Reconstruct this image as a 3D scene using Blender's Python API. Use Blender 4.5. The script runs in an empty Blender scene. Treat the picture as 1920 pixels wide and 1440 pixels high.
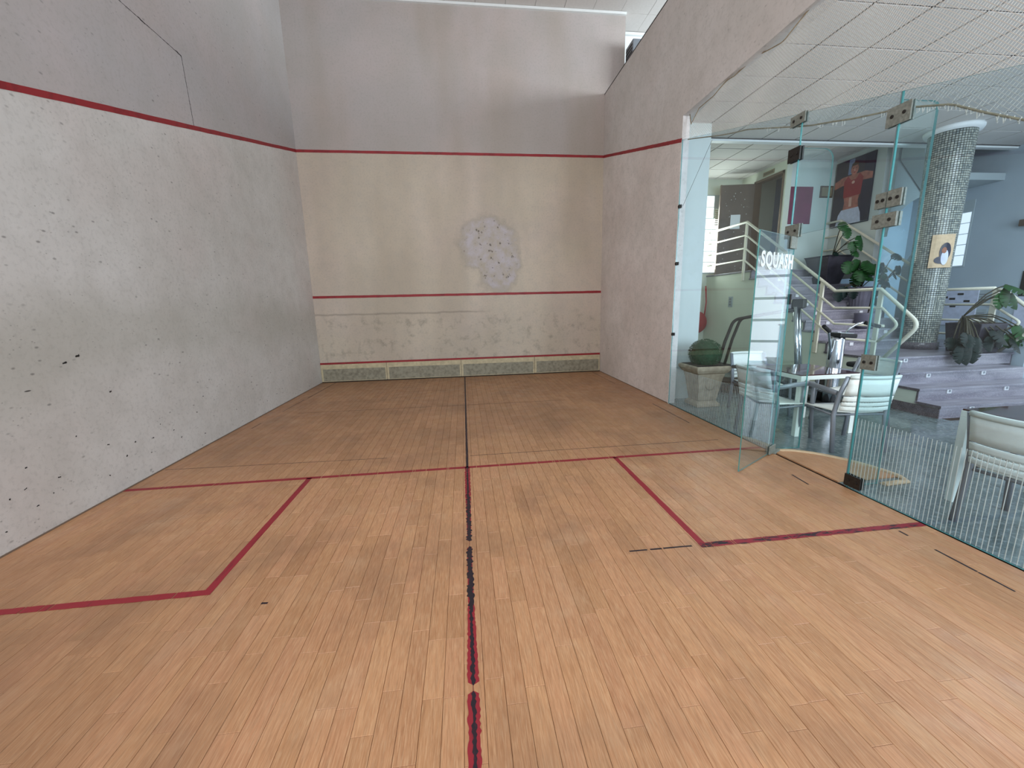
import bpy, math, random
from mathutils import Vector, Matrix, noise as mnoise
random.seed(11)
PI = math.pi
sc = bpy.context.scene
COL = sc.collection

# ------------------------------------------------------------------ camera
cam_d = bpy.data.cameras.new('camera'); cam = bpy.data.objects.new('camera', cam_d); COL.objects.link(cam)
CP = Vector((3.1942, -9.29098, 1.60353)); YAW, PITCH, ROLL, FPX = .11481, -.19284, -.02325, 754.667
_f = Vector((math.sin(YAW)*math.cos(PITCH), math.cos(YAW)*math.cos(PITCH), math.sin(PITCH)))
_r = Vector((math.cos(YAW), -math.sin(YAW), 0)); _u = _r.cross(_f)
_r2 = _r*math.cos(ROLL)+_u*math.sin(ROLL); _u2 = -_r*math.sin(ROLL)+_u*math.cos(ROLL)
cam.matrix_world = Matrix(((_r2.x, _u2.x, -_f.x, CP.x), (_r2.y, _u2.y, -_f.y, CP.y), (_r2.z, _u2.z, -_f.z, CP.z), (0, 0, 0, 1)))
cam_d.sensor_fit = 'HORIZONTAL'; cam_d.sensor_width = 36; cam_d.lens = FPX*36/1920
cam_d.clip_start = .05; cam_d.clip_end = 200
sc.camera = cam

# ------------------------------------------------------------------ world, lights, exposure
w = bpy.data.worlds.new('world'); sc.world = w; w.use_nodes = True
bg = w.node_tree.nodes['Background']; bg.inputs[0].default_value = (.80, .88, 1, 1); bg.inputs[1].default_value = .55
def area(name, loc, target, sx, sy, power, color, spread=180):
    l = bpy.data.lights.new(name, 'AREA'); l.shape = 'RECTANGLE'; l.size = sx; l.size_y = sy
    l.energy = power; l.color = color; l.spread = math.radians(spread)
    o = bpy.data.objects.new(name, l); COL.objects.link(o); o.location = loc
    o.rotation_euler = (Vector(target)-Vector(loc)).to_track_quat('-Z', 'Y').to_euler(); return o
area('court_fill_back', (1.6, -12.4, 4.6), (5.8, -3, 2.4), 4.6, 3.6, 365, (1, .97, .95))  # added fill light behind the camera, aimed to brighten the court
area('court_fill_top', (3.4, -7.5, 7.35), (3.4, -7.5, 0), 1.4, 2.6, 12, (1, .95, .9))  # added weak overhead fill, not an actual ceiling lamp
area('mezzanine_daylight', (11.8, -2.6, 6.2), (6.0, -.6, 6.8), 4.5, 1.6, 560, (.86, .95, 1))
area('lobby_daylight', (9.0, -11.6, 2.4), (9.4, -4, 1.2), 4.6, 3.4, 480, (.80, .90, 1))
area('landing_daylight', (9.2, .45, 3.1), (9.0, -2.4, 3.6), .6, 1.5, 40, (.95, 1, .90))
area('lobby_ceiling_lamp', (10.4, -5.6, 4.1), (10.4, -5.6, 0), 1.2, 1.2, 80, (.86, .94, 1))
sc.view_settings.view_transform = 'Standard'; sc.view_settings.look = 'None'
sc.view_settings.exposure = 0; sc.view_settings.gamma = 1; sc.view_settings.use_curve_mapping = False
sc.cycles.max_bounces = 8; sc.cycles.transparent_max_bounces = 24; sc.cycles.use_denoising = True

# ------------------------------------------------------------------ material helpers
def srgb(h):
    if isinstance(h, str):
        h = h.lstrip('#'); c = [int(h[i:i+2], 16)/255 for i in (0, 2, 4)]
    else: c = [v/255 for v in h]
    return tuple((v/12.92 if v <= .04045 else ((v+.055)/1.055)**2.4) for v in c)+(1,)
class NT:
    def __init__(s, name):
        s.m = bpy.data.materials.new(name); s.m.use_nodes = True; s.t = s.m.node_tree; s.n = s.t.nodes
        s.b = s.n['Principled BSDF']; s.out = s.n['Material Output']; s._geo = None
    def node(s, typ, **kw):
        nd = s.n.new(typ)
        for k, v in kw.items():
            if k.startswith('i_'): s.inp(nd, k[2:], v)
            else: setattr(nd, k, v)
        return nd
    def inp(s, nd, k, v):
        sock = nd.inputs[int(k) if str(k).isdigit() else k.replace('_', ' ')]
        if hasattr(v, 'is_linked') or isinstance(v, bpy.types.NodeSocket): s.t.links.new(v, sock)
        else: sock.default_value = v
    def pos(s):
        if not s._geo: s._geo = s.node('ShaderNodeNewGeometry')
        return s._geo.outputs['Position']
    def xyz(s):
        x = s.node('ShaderNodeSeparateXYZ'); s.t.links.new(s.pos(), x.inputs[0]); return x.outputs
    def map(s, scale=(1, 1, 1), loc=(0, 0, 0), src=None):
        m = s.node('ShaderNodeMapping'); s.t.links.new(src or s.pos(), m.inputs[0]); m.inputs['Scale'].default_value = scale
        m.inputs['Location'].default_value = loc; return m.outputs[0]
    def noise(s, scale, detail=3, vec=None, rough=.5):
        n = s.node('ShaderNodeTexNoise'); s.t.links.new(vec or s.pos(), n.inputs['Vector'])
        n.inputs['Scale'].default_value = scale; n.inputs['Detail'].default_value = detail; n.inputs['Roughness'].default_value = rough
        return n.outputs['Fac']
    def voro(s, scale, vec=None, out='Distance'):
        n = s.node('ShaderNodeTexVoronoi'); s.t.links.new(vec or s.pos(), n.inputs['Vector']); n.inputs['Scale'].default_value = scale
        return n.outputs[out]
    def ramp(s, fac, a, b, va=0., vb=1.):
        n = s.node('ShaderNodeMapRange'); s.t.links.new(fac, n.inputs[0])
        for i, v in enumerate((a, b, va, vb)): n.inputs[i+1].default_value = v
        return n.outputs[0]
    def math(s, op, a, b=0., c=None):
        n = s.node('ShaderNodeMath', operation=op); s.inp(n, '0', a); s.inp(n, '1', b)
        if c is not None: s.inp(n, '2', c)
        return n.outputs[0]
    def mix(s, fac, a, b, mode='MIX'):
        n = s.node('ShaderNodeMix', data_type='RGBA', blend_type=mode)
        s.inp(n, '0', fac); s.inp(n, '6', a); s.inp(n, '7', b); return n.outputs[2]
    def color(s, c): s.inp(s.b, 'Base Color', c); return s
    def bump(s, h, strength=.2, dist=.01):
        n = s.node('ShaderNodeBump'); s.t.links.new(h, n.inputs['Height']); n.inputs['Strength'].default_value = strength
        n.inputs['Distance'].default_value = dist; s.t.links.new(n.outputs[0], s.b.inputs['Normal']); return s
MATS = {}
def simple(name, col, rough=.5, metal=0., spec=.5, mottle=.08, mscale=8., bump=0., bscale=60., coat=0., emis=None, trans=0.):
    t = NT(name); c = srgb(col)
    if mottle:
        f = t.noise(mscale, 4); d = tuple(v*(1-mottle*2) for v in c[:3])+(1,)
        t.color(t.mix(t.ramp(f, .3, .7), d, c))
    else: t.color(c)
    t.b.inputs['Roughness'].default_value = rough; t.b.inputs['Metallic'].default_value = metal
    t.b.inputs['Specular IOR Level'].default_value = spec; t.b.inputs['Coat Weight'].default_value = coat
    if bump: t.bump(t.noise(bscale, 3), bump, .004)
    if emis:
        t.b.inputs['Emission Color'].default_value = srgb(emis[0]); t.b.inputs['Emission Strength'].default_value = emis[1]
    if trans:
        pass
    MATS[name] = t.m; return t.m

# plaster walls ------------------------------------------------------
def plaster(name, kind):
    t = NT(name); x, y, z = t.xyz()[:3]
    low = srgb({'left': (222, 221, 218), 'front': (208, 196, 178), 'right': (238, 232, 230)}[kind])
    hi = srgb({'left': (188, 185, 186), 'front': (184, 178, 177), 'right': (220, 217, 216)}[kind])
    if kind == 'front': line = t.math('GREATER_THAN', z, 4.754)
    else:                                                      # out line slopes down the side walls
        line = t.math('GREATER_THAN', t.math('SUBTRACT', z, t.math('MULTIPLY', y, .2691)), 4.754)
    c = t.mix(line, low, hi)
    big = t.noise(.55, 3); c = t.mix(t.ramp(big, .35, .68, 0, .36), c, srgb((168, 160, 148)))
    pink = t.noise(.8, 2, t.map(loc=(7, 3, 1))); c = t.mix(t.ramp(pink, .45, .75, 0, .28), c, srgb((214, 194, 190)))
    mid = t.noise(5, 5); c = t.mix(t.ramp(mid, .42, .72, 0, .22), c, srgb((170, 168, 162)))
    fine = t.noise(26, 4, rough=.65); c = t.mix(t.ramp(fine, .50, .70, 0, .24), c, srgb((140, 138, 134)))
    if kind == 'left':
        band = t.math('MULTIPLY', t.ramp(t.math('ABSOLUTE', t.math('SUBTRACT', z, t.math('ADD', t.math('MULTIPLY', t.noise(.7, 2), .9), .95))), .15, .55, 1, 0), .26)
        c = t.mix(band, c, srgb((150, 150, 132)))
    if kind in ('left', 'right'):                              # ball marks, little crescents
        v = t.voro(9, t.map((1, .75, 1.4)))
        m = t.math('MULTIPLY', t.math('MULTIPLY', t.ramp(v, .06, .14, 1, 0), t.ramp(t.noise(1.6, 2), .40, .56)), .6 if kind == 'left' else .3)
        c = t.mix(m, c, srgb((96, 94, 92)))
        v2 = t.voro(2.3, t.map((1, .6, 2.6), (3, 1, 5))); m2 = t.math('MULTIPLY', t.ramp(v2, .028, .04, 1, 0), t.ramp(z, 1.1, 1.4, .9, 0))
        c = t.mix(m2, c, srgb((60, 58, 55)))
        v3 = t.voro(22, t.map((1, .8, 1.2))); m3 = t.math('MULTIPLY', t.ramp(v3, .08, .16, 1, 0), t.ramp(t.noise(3, 2), .44, .62, 0, .5 if kind == 'left' else .2))
        c = t.mix(m3, c, srgb((110, 108, 104)))
    if kind == 'front':
        st = t.noise(1.1, 2, t.map((1, 1, .22))); c = t.mix(t.ramp(st, .42, .64, 0, .34), c, srgb((160, 146, 128)))
        hor = t.ramp(t.math('ABSOLUTE', t.math('SUBTRACT', z, t.math('ADD', 1.46, t.math('MULTIPLY', t.noise(3, 3), .06)))), .006, .03, .4, 0)
        hor = t.math('MULTIPLY', hor, t.ramp(x, 3.3, 3.9, 1, 0)); c = t.mix(hor, c, srgb((110, 102, 94)))
        sm = t.math('MULTIPLY', t.ramp(z, 1.6, 1.3, 0, 1), t.ramp(t.noise(4.2, 5, rough=.7), .52, .66, 0, .42)); c = t.mix(sm, c, srgb((118, 112, 102)))
        # damaged plaster patch
        def blob(cx, cz, rx, rz):
            dx = t.math('DIVIDE', t.math('SUBTRACT', x, cx), rx); dz = t.math('DIVIDE', t.math('SUBTRACT', z, cz), rz)
            return t.math('SQRT', t.math('ADD', t.math('MULTIPLY', dx, dx), t.math('MULTIPLY', dz, dz)))
        d = t.math('MINIMUM', blob(3.80, 2.95, .60, .55), blob(4.02, 2.55, .46, .62))
        d = t.math('ADD', d, t.math('MULTIPLY', t.math('SUBTRACT', t.noise(3.5, 5, rough=.6), .5), 1.1))
        halo = t.ramp(d, .98, 1.22, .42, 0); c = t.mix(halo, c, srgb((150, 144, 134)))
        pm = t.ramp(d, .82, 1.02, 1, 0); c = t.mix(t.math('MULTIPLY', pm, .66), c, t.mix(t.ramp(t.noise(4.5, 6, rough=.65), .38, .62), srgb((200, 195, 206)), srgb((184, 174, 160))))
        pits = t.math('MULTIPLY', pm, t.math('MULTIPLY', t.ramp(t.voro(8, t.map((1.3, 1, 1), (2, 0, 3))), .16, .24, 1, 0), t.ramp(t.noise(4.5, 3), .50, .60)))
        spl = t.math('MULTIPLY', pm, t.ramp(t.noise(10, 5, rough=.7), .615, .635, 0, 1)); pits = t.math('MAXIMUM', pits, spl)
        c = t.mix(t.math('MULTIPLY', pits, .8), c, srgb((86, 78, 70)))
    t.color(c); t.b.inputs['Roughness'].default_value = .62; t.b.inputs['Specular IOR Level'].default_value = .25
    t.bump(t.noise(38, 4, rough=.6), .16, .006)
    MATS[name] = t.m; return t.m
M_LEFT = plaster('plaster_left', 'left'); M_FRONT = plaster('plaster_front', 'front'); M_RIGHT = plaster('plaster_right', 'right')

def wood():
    t = NT('oak_plank'); a = t.node('ShaderNodeAttribute', attribute_name='tone'); tone = a.outputs['Fac']
    a2 = t.node('ShaderNodeAttribute', attribute_name='hue'); hue = a2.outputs['Fac']
    c = t.mix(t.ramp(tone, 0, 1, .0, 1.), srgb((174, 126, 88)), srgb((200, 150, 108)))
    c = t.mix(t.math('MULTIPLY', hue, .42), c, srgb((202, 146, 112)))
    comb = t.node('ShaderNodeCombineXYZ'); t.inp(comb, '2', t.math('MULTIPLY', tone, 37.))
    add = t.node('ShaderNodeVectorMath', operation='ADD'); t.inp(add, '0', t.pos()); t.inp(add, '1', comb.outputs[0])
    g = t.noise(34, 5, t.map((3.6, .22, 1), src=add.outputs[0]), .65)
    c = t.mix(t.ramp(g, .42, .70, 0, .48), c, srgb((132, 90, 60)))
    g2 = t.noise(120, 3, t.map((2.2, .12, 1), src=add.outputs[0]), .6); c = t.mix(t.ramp(g2, .45, .72, 0, .32), c, srgb((232, 200, 160)))
    grime = t.noise(1.25, 4, rough=.62); c = t.mix(t.ramp(grime, .50, .74, 0, .50), c, srgb((120, 92, 74)))
    worn = t.noise(2.0, 5, t.map(loc=(5, 2, 0)), .6); c = t.mix(t.ramp(worn, .56, .74, 0, .22), c, srgb((214, 186, 154)))
    x, y, z = t.xyz()[:3]                                       # boards toned darker brown towards the front of the court
    c = t.mix(t.math('MULTIPLY', t.ramp(y, -5.6, -4.4, 0, 1), t.ramp(t.noise(.9, 4), .35, .65, .15, .42)), c, srgb((124, 92, 68)))
    corner_shade = t.math('MULTIPLY', t.math('MULTIPLY', t.ramp(x, 2.6, .4, 0, 1), t.ramp(y, -6.2, -7.6, 0, 1)), t.ramp(t.noise(1.6, 5, rough=.6), .3, .6, .3, .75))
    c = t.mix(corner_shade, c, srgb((116, 86, 64)))                    # dimmer light of the back left corner, painted into the boards
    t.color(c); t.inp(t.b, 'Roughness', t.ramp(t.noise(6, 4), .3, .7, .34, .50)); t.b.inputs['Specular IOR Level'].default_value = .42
    t.bump(g, .08, .002); MATS['oak_plank'] = t.m; return t.m
M_WOOD = wood()
M_GAP = simple('floor_gap', (38, 26, 18), .9)
def paint(name, ca, cb, lo=.56, hi=.62, sx=(14, 3, 14)):
    t = NT(name); f = t.noise(1, 5, t.map(sx), .7); t.color(t.mix(t.ramp(f, lo, hi), srgb(ca), srgb(cb)))
    t.b.inputs['Roughness'].default_value = .55; MATS[name] = t.m; return t.m
M_RED = paint('red_line_paint', (146, 34, 46), (128, 30, 42))
M_REDW = paint('red_wall_paint', (150, 34, 42), (132, 30, 38), .5, .6, (6, 6, 6))
M_REDB = paint('red_and_black_line', (142, 32, 48), (36, 26, 34), .50, .56, (9, 30, 9))
M_BLK = paint('black_tape_residue', (36, 27, 36), (78, 34, 46), .56, .66, (40, 6, 40))
M_LOB_WALL = simple('lobby_wall_paint', (206, 216, 214), .7, spec=.2, mottle=.03, mscale=2)
M_CREAM = simple('cream_wall_paint', (214, 220, 204), .7, spec=.2, mottle=.04, mscale=2)
M_GREYW = simple('grey_blue_wall_paint', (172, 186, 196), .7, spec=.2, mottle=.04, mscale=2)
M_SOFF = simple('soffit_paint', (168, 180, 184), .7, spec=.2, mottle=.03)
M_BLUEW = simple('pale_blue_wall', (196, 222, 240), .7, spec=.2, mottle=.03)
M_TILE = simple('ceiling_tile', (214, 210, 206), .85, spec=.15, mottle=.03, mscale=30)
M_TGAP = simple('ceiling_joint', (62, 62, 62), .9)
M_WHITE = simple('white_trim', (232, 236, 236), .5, mottle=.02)
def marble():
    t = NT('grey_green_marble'); n = t.noise(2.2, 6, rough=.65); c = t.mix(t.ramp(n, .35, .7), srgb((74, 92, 94)), srgb((128, 142, 144)))
    c = t.mix(t.ramp(t.noise(26, 4), .5, .7, 0, .5), c, srgb((166, 176, 178))); t.color(c)
    t.b.inputs['Roughness'].default_value = .16; t.b.inputs['Specular IOR Level'].default_value = .6; MATS['marble'] = t.m; return t.m
M_MARB = marble()
def granite(name, a, b, rough=.28):
    t = NT(name); n = t.noise(3, 5, t.map((.6, 4, 4))); c = t.mix(t.ramp(n, .35, .68), srgb(a), srgb(b))
    c = t.mix(t.ramp(t.noise(90, 3), .5, .7, 0, .4), c, srgb((190, 186, 192))); t.color(c); t.b.inputs['Roughness'].default_value = rough
    MATS[name] = t.m; return t.m
M_STEP = granite('grey_granite_step', (112, 108, 120), (154, 150, 160)); M_NOSE = granite('dark_granite_edge', (74, 70, 76), (104, 98, 104))
M_STONE = simple('cast_stone', (192, 176, 152), .9, spec=.1, mottle=.2, mscale=12, bump=.5, bscale=40)
M_METAL = simple('brushed_steel', (136, 142, 134), .55, .0, mottle=.2, mscale=60)
M_DMETAL = simple('dark_steel', (66, 64, 62), .45, .7, mottle=.15, mscale=60)
M_CHROME = simple('chrome', (206, 212, 220), .15, 1., mottle=0)
M_RAIL = simple('cream_rail_paint', (222, 218, 200), .35, mottle=.03)
M_CHW = simple('white_sling_fabric', (240, 244, 238), .7, mottle=.03, mscale=40, bump=.25, bscale=300)
M_CHG = simple('grey_chair_metal', (132, 138, 146), .42, .25, mottle=.04)
M_TBLW = simple('white_table_metal', (222, 230, 224), .4, mottle=.02)
M_RGLASS = simple('dark_red_glass', (70, 22, 24), .08, spec=.8, mottle=.25, mscale=3, coat=.6)
M_BLACK = simple('black_plastic', (26, 26, 28), .5, mottle=.05)
M_RUB = simple('black_rubber', (20, 20, 22), .8, mottle=.05)
M_POT = simple('dark_pot', (50, 46, 58), .5, mottle=.25, mscale=9)
M_POTR = simple('ribbed_pot', (108, 106, 122), .6, mottle=.08)
M_SOIL = simple('soil', (46, 34, 28), .95, bump=.6, bscale=60)
M_LEAF = simple('monstera_leaf', (34, 80, 36), .5, spec=.3, mottle=.3, mscale=14)
M_LEAFD = simple('dark_monstera_leaf', (16, 36, 32), .5, spec=.22, mottle=.3, mscale=14)
M_BOX = simple('boxwood', (44, 92, 62), .7, spec=.2, mottle=.3, mscale=30)
M_STEM = simple('stem', (62, 58, 40), .6, mottle=.2)
M_BRDOOR = simple('brown_door', (92, 80, 70), .5, mottle=.12, mscale=5)
M_FRAMEB = simple('bronze_frame', (104, 86, 72), .45, .3, mottle=.06)
M_BLUER = simple('blue_grey_room', (122, 142, 176), .7, mottle=.06, mscale=2)
M_PAPER = simple('paper', (226, 232, 232), .8, mottle=.02)
M_PURP = simple('purple_poster', (120, 44, 84), .35, mottle=.12, mscale=5)
M_NAVY = simple('navy_print', (30, 34, 62), .4, mottle=.3, mscale=3)
M_SKIN = simple('skin_print', (196, 120, 104), .4, mottle=.25, mscale=12)
M_SKINL = simple('skin_highlight_print', (226, 178, 160), .4, mottle=.1)
M_REDP = simple('red_print', (158, 34, 48), .4, mottle=.1, mscale=9)
M_WHP = simple('white_print', (206, 212, 232), .5, mottle=.1, mscale=14)
M_WOODF = simple('dark_wood_frame', (70, 50, 38), .5)
M_GOLD = simple('plaque_face', (150, 140, 112), .4, .2)
M_TAN = simple('tan_print', (206, 180, 146), .6, mottle=.1, mscale=20)
M_FACE = simple('face_print', (150, 96, 72), .6)
M_SHSTRIP = simple('shadow_strip_brown', (128, 108, 92), .7)
M_HOSE = simple('red_reel', (176, 34, 52), .4)
M_TINC = simple('cream_tin', (206, 194, 160), .6, mottle=.14, mscale=14)
def tin():
    t = NT('grey_tin'); c = t.mix(t.ramp(t.noise(18, 4), .4, .7), srgb((152, 148, 130)), srgb((122, 118, 102)))
    c = t.mix(t.ramp(t.noise(34, 5, rough=.75), .62, .66), c, srgb((52, 44, 38))); t.color(c); t.b.inputs['Roughness'].default_value = .7
    MATS['tin'] = t.m; return t.m
M_TING = tin()
def netm():
    t = NT('white_net_cord'); t.color(srgb((206, 200, 190))); t.b.inputs['Roughness'].default_value = .9; return t.m
M_NET = netm(); M_HEM = simple('tan_net_hem', (176, 160, 132), .9, mottle=.2, mscale=30)
def emit(name, col, s):
    t = NT(name); e = t.node('ShaderNodeEmission'); e.inputs[0].default_value = srgb(col); e.inputs[1].default_value = s
    t.t.links.new(e.outputs[0], t.out.inputs[0]); MATS[name] = t.m; return t.m
M_DAY = emit('daylit_pane', (236, 244, 255), 2.6); M_GB = emit('daylit_glass_block', (226, 240, 255), 1.25)
M_GBL = emit('daylit_glass_block_left', (255, 252, 240), 2.2)
M_TUBE = emit('fluorescent_tube', (246, 255, 240), 3.0); M_BULB = emit('warm_bulb', (255, 190, 140), 4.0); M_SPOT = emit('downlight_lamp', (240, 246, 255), 2.0)
M_LED = simple('light_cover', (216, 216, 220), .4, mottle=.05)
def glass(name, tint, refl=1.0, extra=.0):
    t = NT(name); geo = t.node('ShaderNodeNewGeometry')
    ior = t.ramp(geo.outputs['Backfacing'], 0, 1, 1.5, 1/1.5)
    fr = t.node('ShaderNodeFresnel'); t.t.links.new(ior, fr.inputs[0])
    fac = t.math('MINIMUM', t.math('ADD', t.math('MULTIPLY', fr.outputs[0], refl), extra), 1.)
    tr = t.node('ShaderNodeBsdfTransparent'); tr.inputs[0].default_value = tint
    gl = t.node('ShaderNodeBsdfGlossy'); gl.inputs['Roughness'].default_value = .0; gl.inputs[0].default_value = (.95, 1, 1, 1)
    mx = t.node('ShaderNodeMixShader'); t.t.links.new(fac, mx.inputs[0]); t.t.links.new(tr.outputs[0], mx.inputs[1]); t.t.links.new(gl.outputs[0], mx.inputs[2])
    t.t.links.new(mx.outputs[0], t.out.inputs[0]); MATS[name] = t.m; return t.m
M_GLASS = glass('tempered_glass', (.895, .95, .975, 1)); M_FIN = glass('glass_fin_body', (.90, .97, .965, 1))
def edgeglass():
    t = NT('green_glass_edge'); t.color(srgb((84, 168, 168))); t.b.inputs['Roughness'].default_value = .1; t.b.inputs['Transmission Weight'].default_value = .35
    t.b.inputs['Specular IOR Level'].default_value = .8; return t.m
M_EDGE = edgeglass()
M_STRIPE = simple('etched_stripe', (186, 206, 208), .8, mottle=0)
M_ETCH = simple('white_vinyl', (236, 240, 240), .8, mottle=0)

# ------------------------------------------------------------------ mesh helpers
class MB:
    def __init__(s): s.v = []; s.f = []; s.mi = []; s.sm = []
    def add(s, vs, fs, mi=0, sm=False):
        o = len(s.v); s.v += [tuple(p) for p in vs]; s.f += [tuple(i+o for i in f) for f in fs]; s.mi += [mi]*len(fs); s.sm += [sm]*len(fs); return s
    def box(s, a, b, mi=0, M=None):
        x0, y0, z0 = a; x1, y1, z1 = b
        vs = [Vector(p) for p in ((x0, y0, z0), (x1, y0, z0), (x1, y1, z0), (x0, y1, z0), (x0, y0, z1), (x1, y0, z1), (x1, y1, z1), (x0, y1, z1))]
        if M: vs = [M @ p for p in vs]
        return s.add(vs, [(3, 2, 1, 0), (4, 5, 6, 7), (0, 1, 5, 4), (1, 2, 6, 5), (2, 3, 7, 6), (3, 0, 4, 7)], mi)
    def prism(s, pts, d, mi=0, sm=False):
        """pts: closed outline in 3D (planar), d: extrusion vector"""
        n = len(pts); d = Vector(d); vs = [Vector(p) for p in pts]+[Vector(p)+d for p in pts]
        return s.add(vs, [tuple(reversed(range(n))), tuple(range(n, 2*n))]+[(i, (i+1) % n, n+(i+1) % n, n+i) for i in range(n)], mi, sm)
    def tube(s, pts, r, n=8, mi=0, caps=True, flat=None):
        pts = [Vector(p) for p in pts]; rs = r if isinstance(r, (list, tuple)) else [r]*len(pts); vs = []; fs = []; prev = None
        for i, p in enumerate(pts):
            d = (pts[min(i+1, len(pts)-1)]-pts[max(i-1, 0)]).normalized()
            if prev is None:
                a = Vector((0, 0, 1)) if abs(d.z) < .9 else Vector((1, 0, 0)); u = d.cross(a).normalized()
            else: u = (prev-d*prev.dot(d)).normalized()
            prev = u; v = d.cross(u)
            for k in range(n):
                t = 2*PI*k/n; vs.append(p+(u*math.cos(t)+v*math.sin(t)*(flat or 1))*rs[i])
        for i in range(len(pts)-1):
            for k in range(n): fs.append((i*n+k, i*n+(k+1) % n, (i+1)*n+(k+1) % n, (i+1)*n+k))
        s.add(vs, fs, mi, n > 4)
        if caps:
            o = len(s.v)-len(vs); s.f += [tuple(o+k for k in reversed(range(n))), tuple(o+(len(pts)-1)*n+k for k in range(n))]; s.mi += [mi, mi]; s.sm += [False, False]
        return s
    def lathe(s, prof, c=(0, 0, 0), n=24, mi=0, sides=None, sm=True):
        vs = []; fs = []; c = Vector(c)
        for r, z in prof:
            for k in range(n):
                t = 2*PI*(k+.5)/n; vs.append(c+Vector((r*math.cos(t), r*math.sin(t), z)))
        for i in range(len(prof)-1):
            for k in range(n): fs.append((i*n+k, i*n+(k+1) % n, (i+1)*n+(k+1) % n, (i+1)*n+k))
        fs.append(tuple(reversed(range(n)))); fs.append(tuple((len(prof)-1)*n+k for k in range(n)))
        return s.add(vs, fs, mi, sm and n > 4)
    def sheet(s, grid, th, mi=0, sm=True):
        """grid[i][j] of points -> thick sheet along local normals"""
        R, C = len(grid), len(grid[0]); N = []
        for i in range(R):
            row = []
            for j in range(C):
                a = Vector(grid[min(i+1, R-1)][j])-Vector(grid[max(i-1, 0)][j]); b = Vector(grid[i][min(j+1, C-1)])-Vector(grid[i][max(j-1, 0)])
                row.append(a.cross(b).normalized())
            N.append(row)
        vs = [Vector(grid[i][j])+N[i][j]*th/2 for i in range(R) for j in range(C)]+[Vector(grid[i][j])-N[i][j]*th/2 for i in range(R) for j in range(C)]
        o = R*C; fs = []
        for i in range(R-1):
            for j in range(C-1):
                a = i*C+j; fs.append((a, a+1, a+C+1, a+C)); fs.append((o+a+C, o+a+C+1, o+a+1, o+a))
        for j in range(C-1): fs.append((j+1, j, o+j, o+j+1)); a = (R-1)*C+j; fs.append((a, a+1, o+a+1, o+a))
        for i in range(R-1): a = i*C; fs.append((a, a+C, o+a+C, o+a)); a = i*C+C-1; fs.append((a+C, a, o+a, o+a+C))
        return s.add(vs, fs, mi, sm)
    def mesh(s, name, mats):
        m = bpy.data.meshes.new(name); m.from_pydata(s.v, [], s.f)
        for mt in (mats if isinstance(mats, (list, tuple)) else [mats]): m.materials.append(mt)
        m.polygons.foreach_set('material_index', s.mi); m.polygons.foreach_set('use_smooth', s.sm); m.update(); return m
    def build(s, name, mats, parent=None, bevel=0, seg=2, **tags):
        o = bpy.data.objects.new(name, s.mesh(name, mats)); COL.objects.link(o)
        if parent: o.parent = parent
        if bevel:
            b = o.modifiers.new('bevel', 'BEVEL'); b.width = bevel; b.segments = seg; b.limit_method = 'ANGLE'
        for k, v in tags.items(): o[k] = v
        return o
def thing(name, label, cat, loc=(0, 0, 0), rz=0, group=None):
    o = bpy.data.objects.new(name, None); COL.objects.link(o); o.location = loc; o.rotation_euler = (0, 0, rz); o.empty_display_size = .1
    o['label'] = label; o['category'] = cat
    if group: o['group'] = group
    return o
def copy_tree(o, parent=None):
    c = o.copy(); COL.objects.link(c); c.parent = parent
    for ch in o.children: copy_tree(ch, c)
    return c
def struct(mb, name, mats, **kw): return mb.build(name, mats, kind='structure', **kw)
def text_mesh(s, size, mat, name, parent, M, ext=.001):
    cu = bpy.data.curves.new(name, 'FONT'); cu.body = s; cu.size = size; cu.extrude = ext; cu.align_x = 'CENTER'; cu.align_y = 'CENTER'; cu.resolution_u = 3; cu.offset = .006; cu.space_character = 1.12
    o = bpy.data.objects.new(name, cu); COL.objects.link(o); bpy.context.view_layer.update()
    me = bpy.data.meshes.new_from_object(o); bpy.data.objects.remove(o); me.name = name; me.materials.clear(); me.materials.append(mat)
    o = bpy.data.objects.new(name, me); COL.objects.link(o); o.parent = parent; o.matrix_local = M; return o

W = 6.4; YB = -9.75; ZC = 7.49; ZR = 5.967; ZS = 4.175; YG = -3.33; LC = 4.2
def outz(y): return 4.754+.2691*y                              # sloping out line on the side walls
GT = lambda y: 3.868-(YG-y)*.265                                # glass top edge

# ------------------------------------------------------------------ court shell
floor = struct(MB().box((-.1, YB, -.05), (W+.02, .05, -.012)), 'floor', M_GAP)
PW = .0865; off = 3.126-36*PW
planks = []
for i in range(-1, 75):
    x0 = off+i*PW; x1 = x0+PW; x0 = max(x0, .002); x1 = min(x1, W-.004)
    if x1-x0 < .01: continue
    y = -.02-random.uniform(.05, .6)*1.0; top = -.02
    while top > YB:
        nxt = max(top-random.choice([random.uniform(.25, .45), random.uniform(.4, .7), random.uniform(.55, .95)]), YB)
        if nxt < YB+.15: nxt = YB
        planks.append((x0, x1, nxt, top)); top = nxt
def proj(p):
    d = Vector(p)-CP; z = d.dot(_f); return (960+FPX*d.dot(_r2)/z, 720-FPX*d.dot(_u2)/z) if z > .15 else None
def psize(pl):
    x0, x1, y0, y1 = pl; q = [proj((x, y, 0)) for x, y in ((x0, y0), (x1, y0), (x1, y1), (x0, y1))]
    if any(a is None for a in q): return -1
    cx = sum(a[0] for a in q)/4; cy = sum(a[1] for a in q)/4
    if not (-30 < cx < 1950 and cy < 1470): return -1
    return abs(sum(q[i][0]*q[(i+1) % 4][1]-q[(i+1) % 4][0]*q[i][1] for i in range(4))/2)
planks.sort(key=psize, reverse=True)
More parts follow.
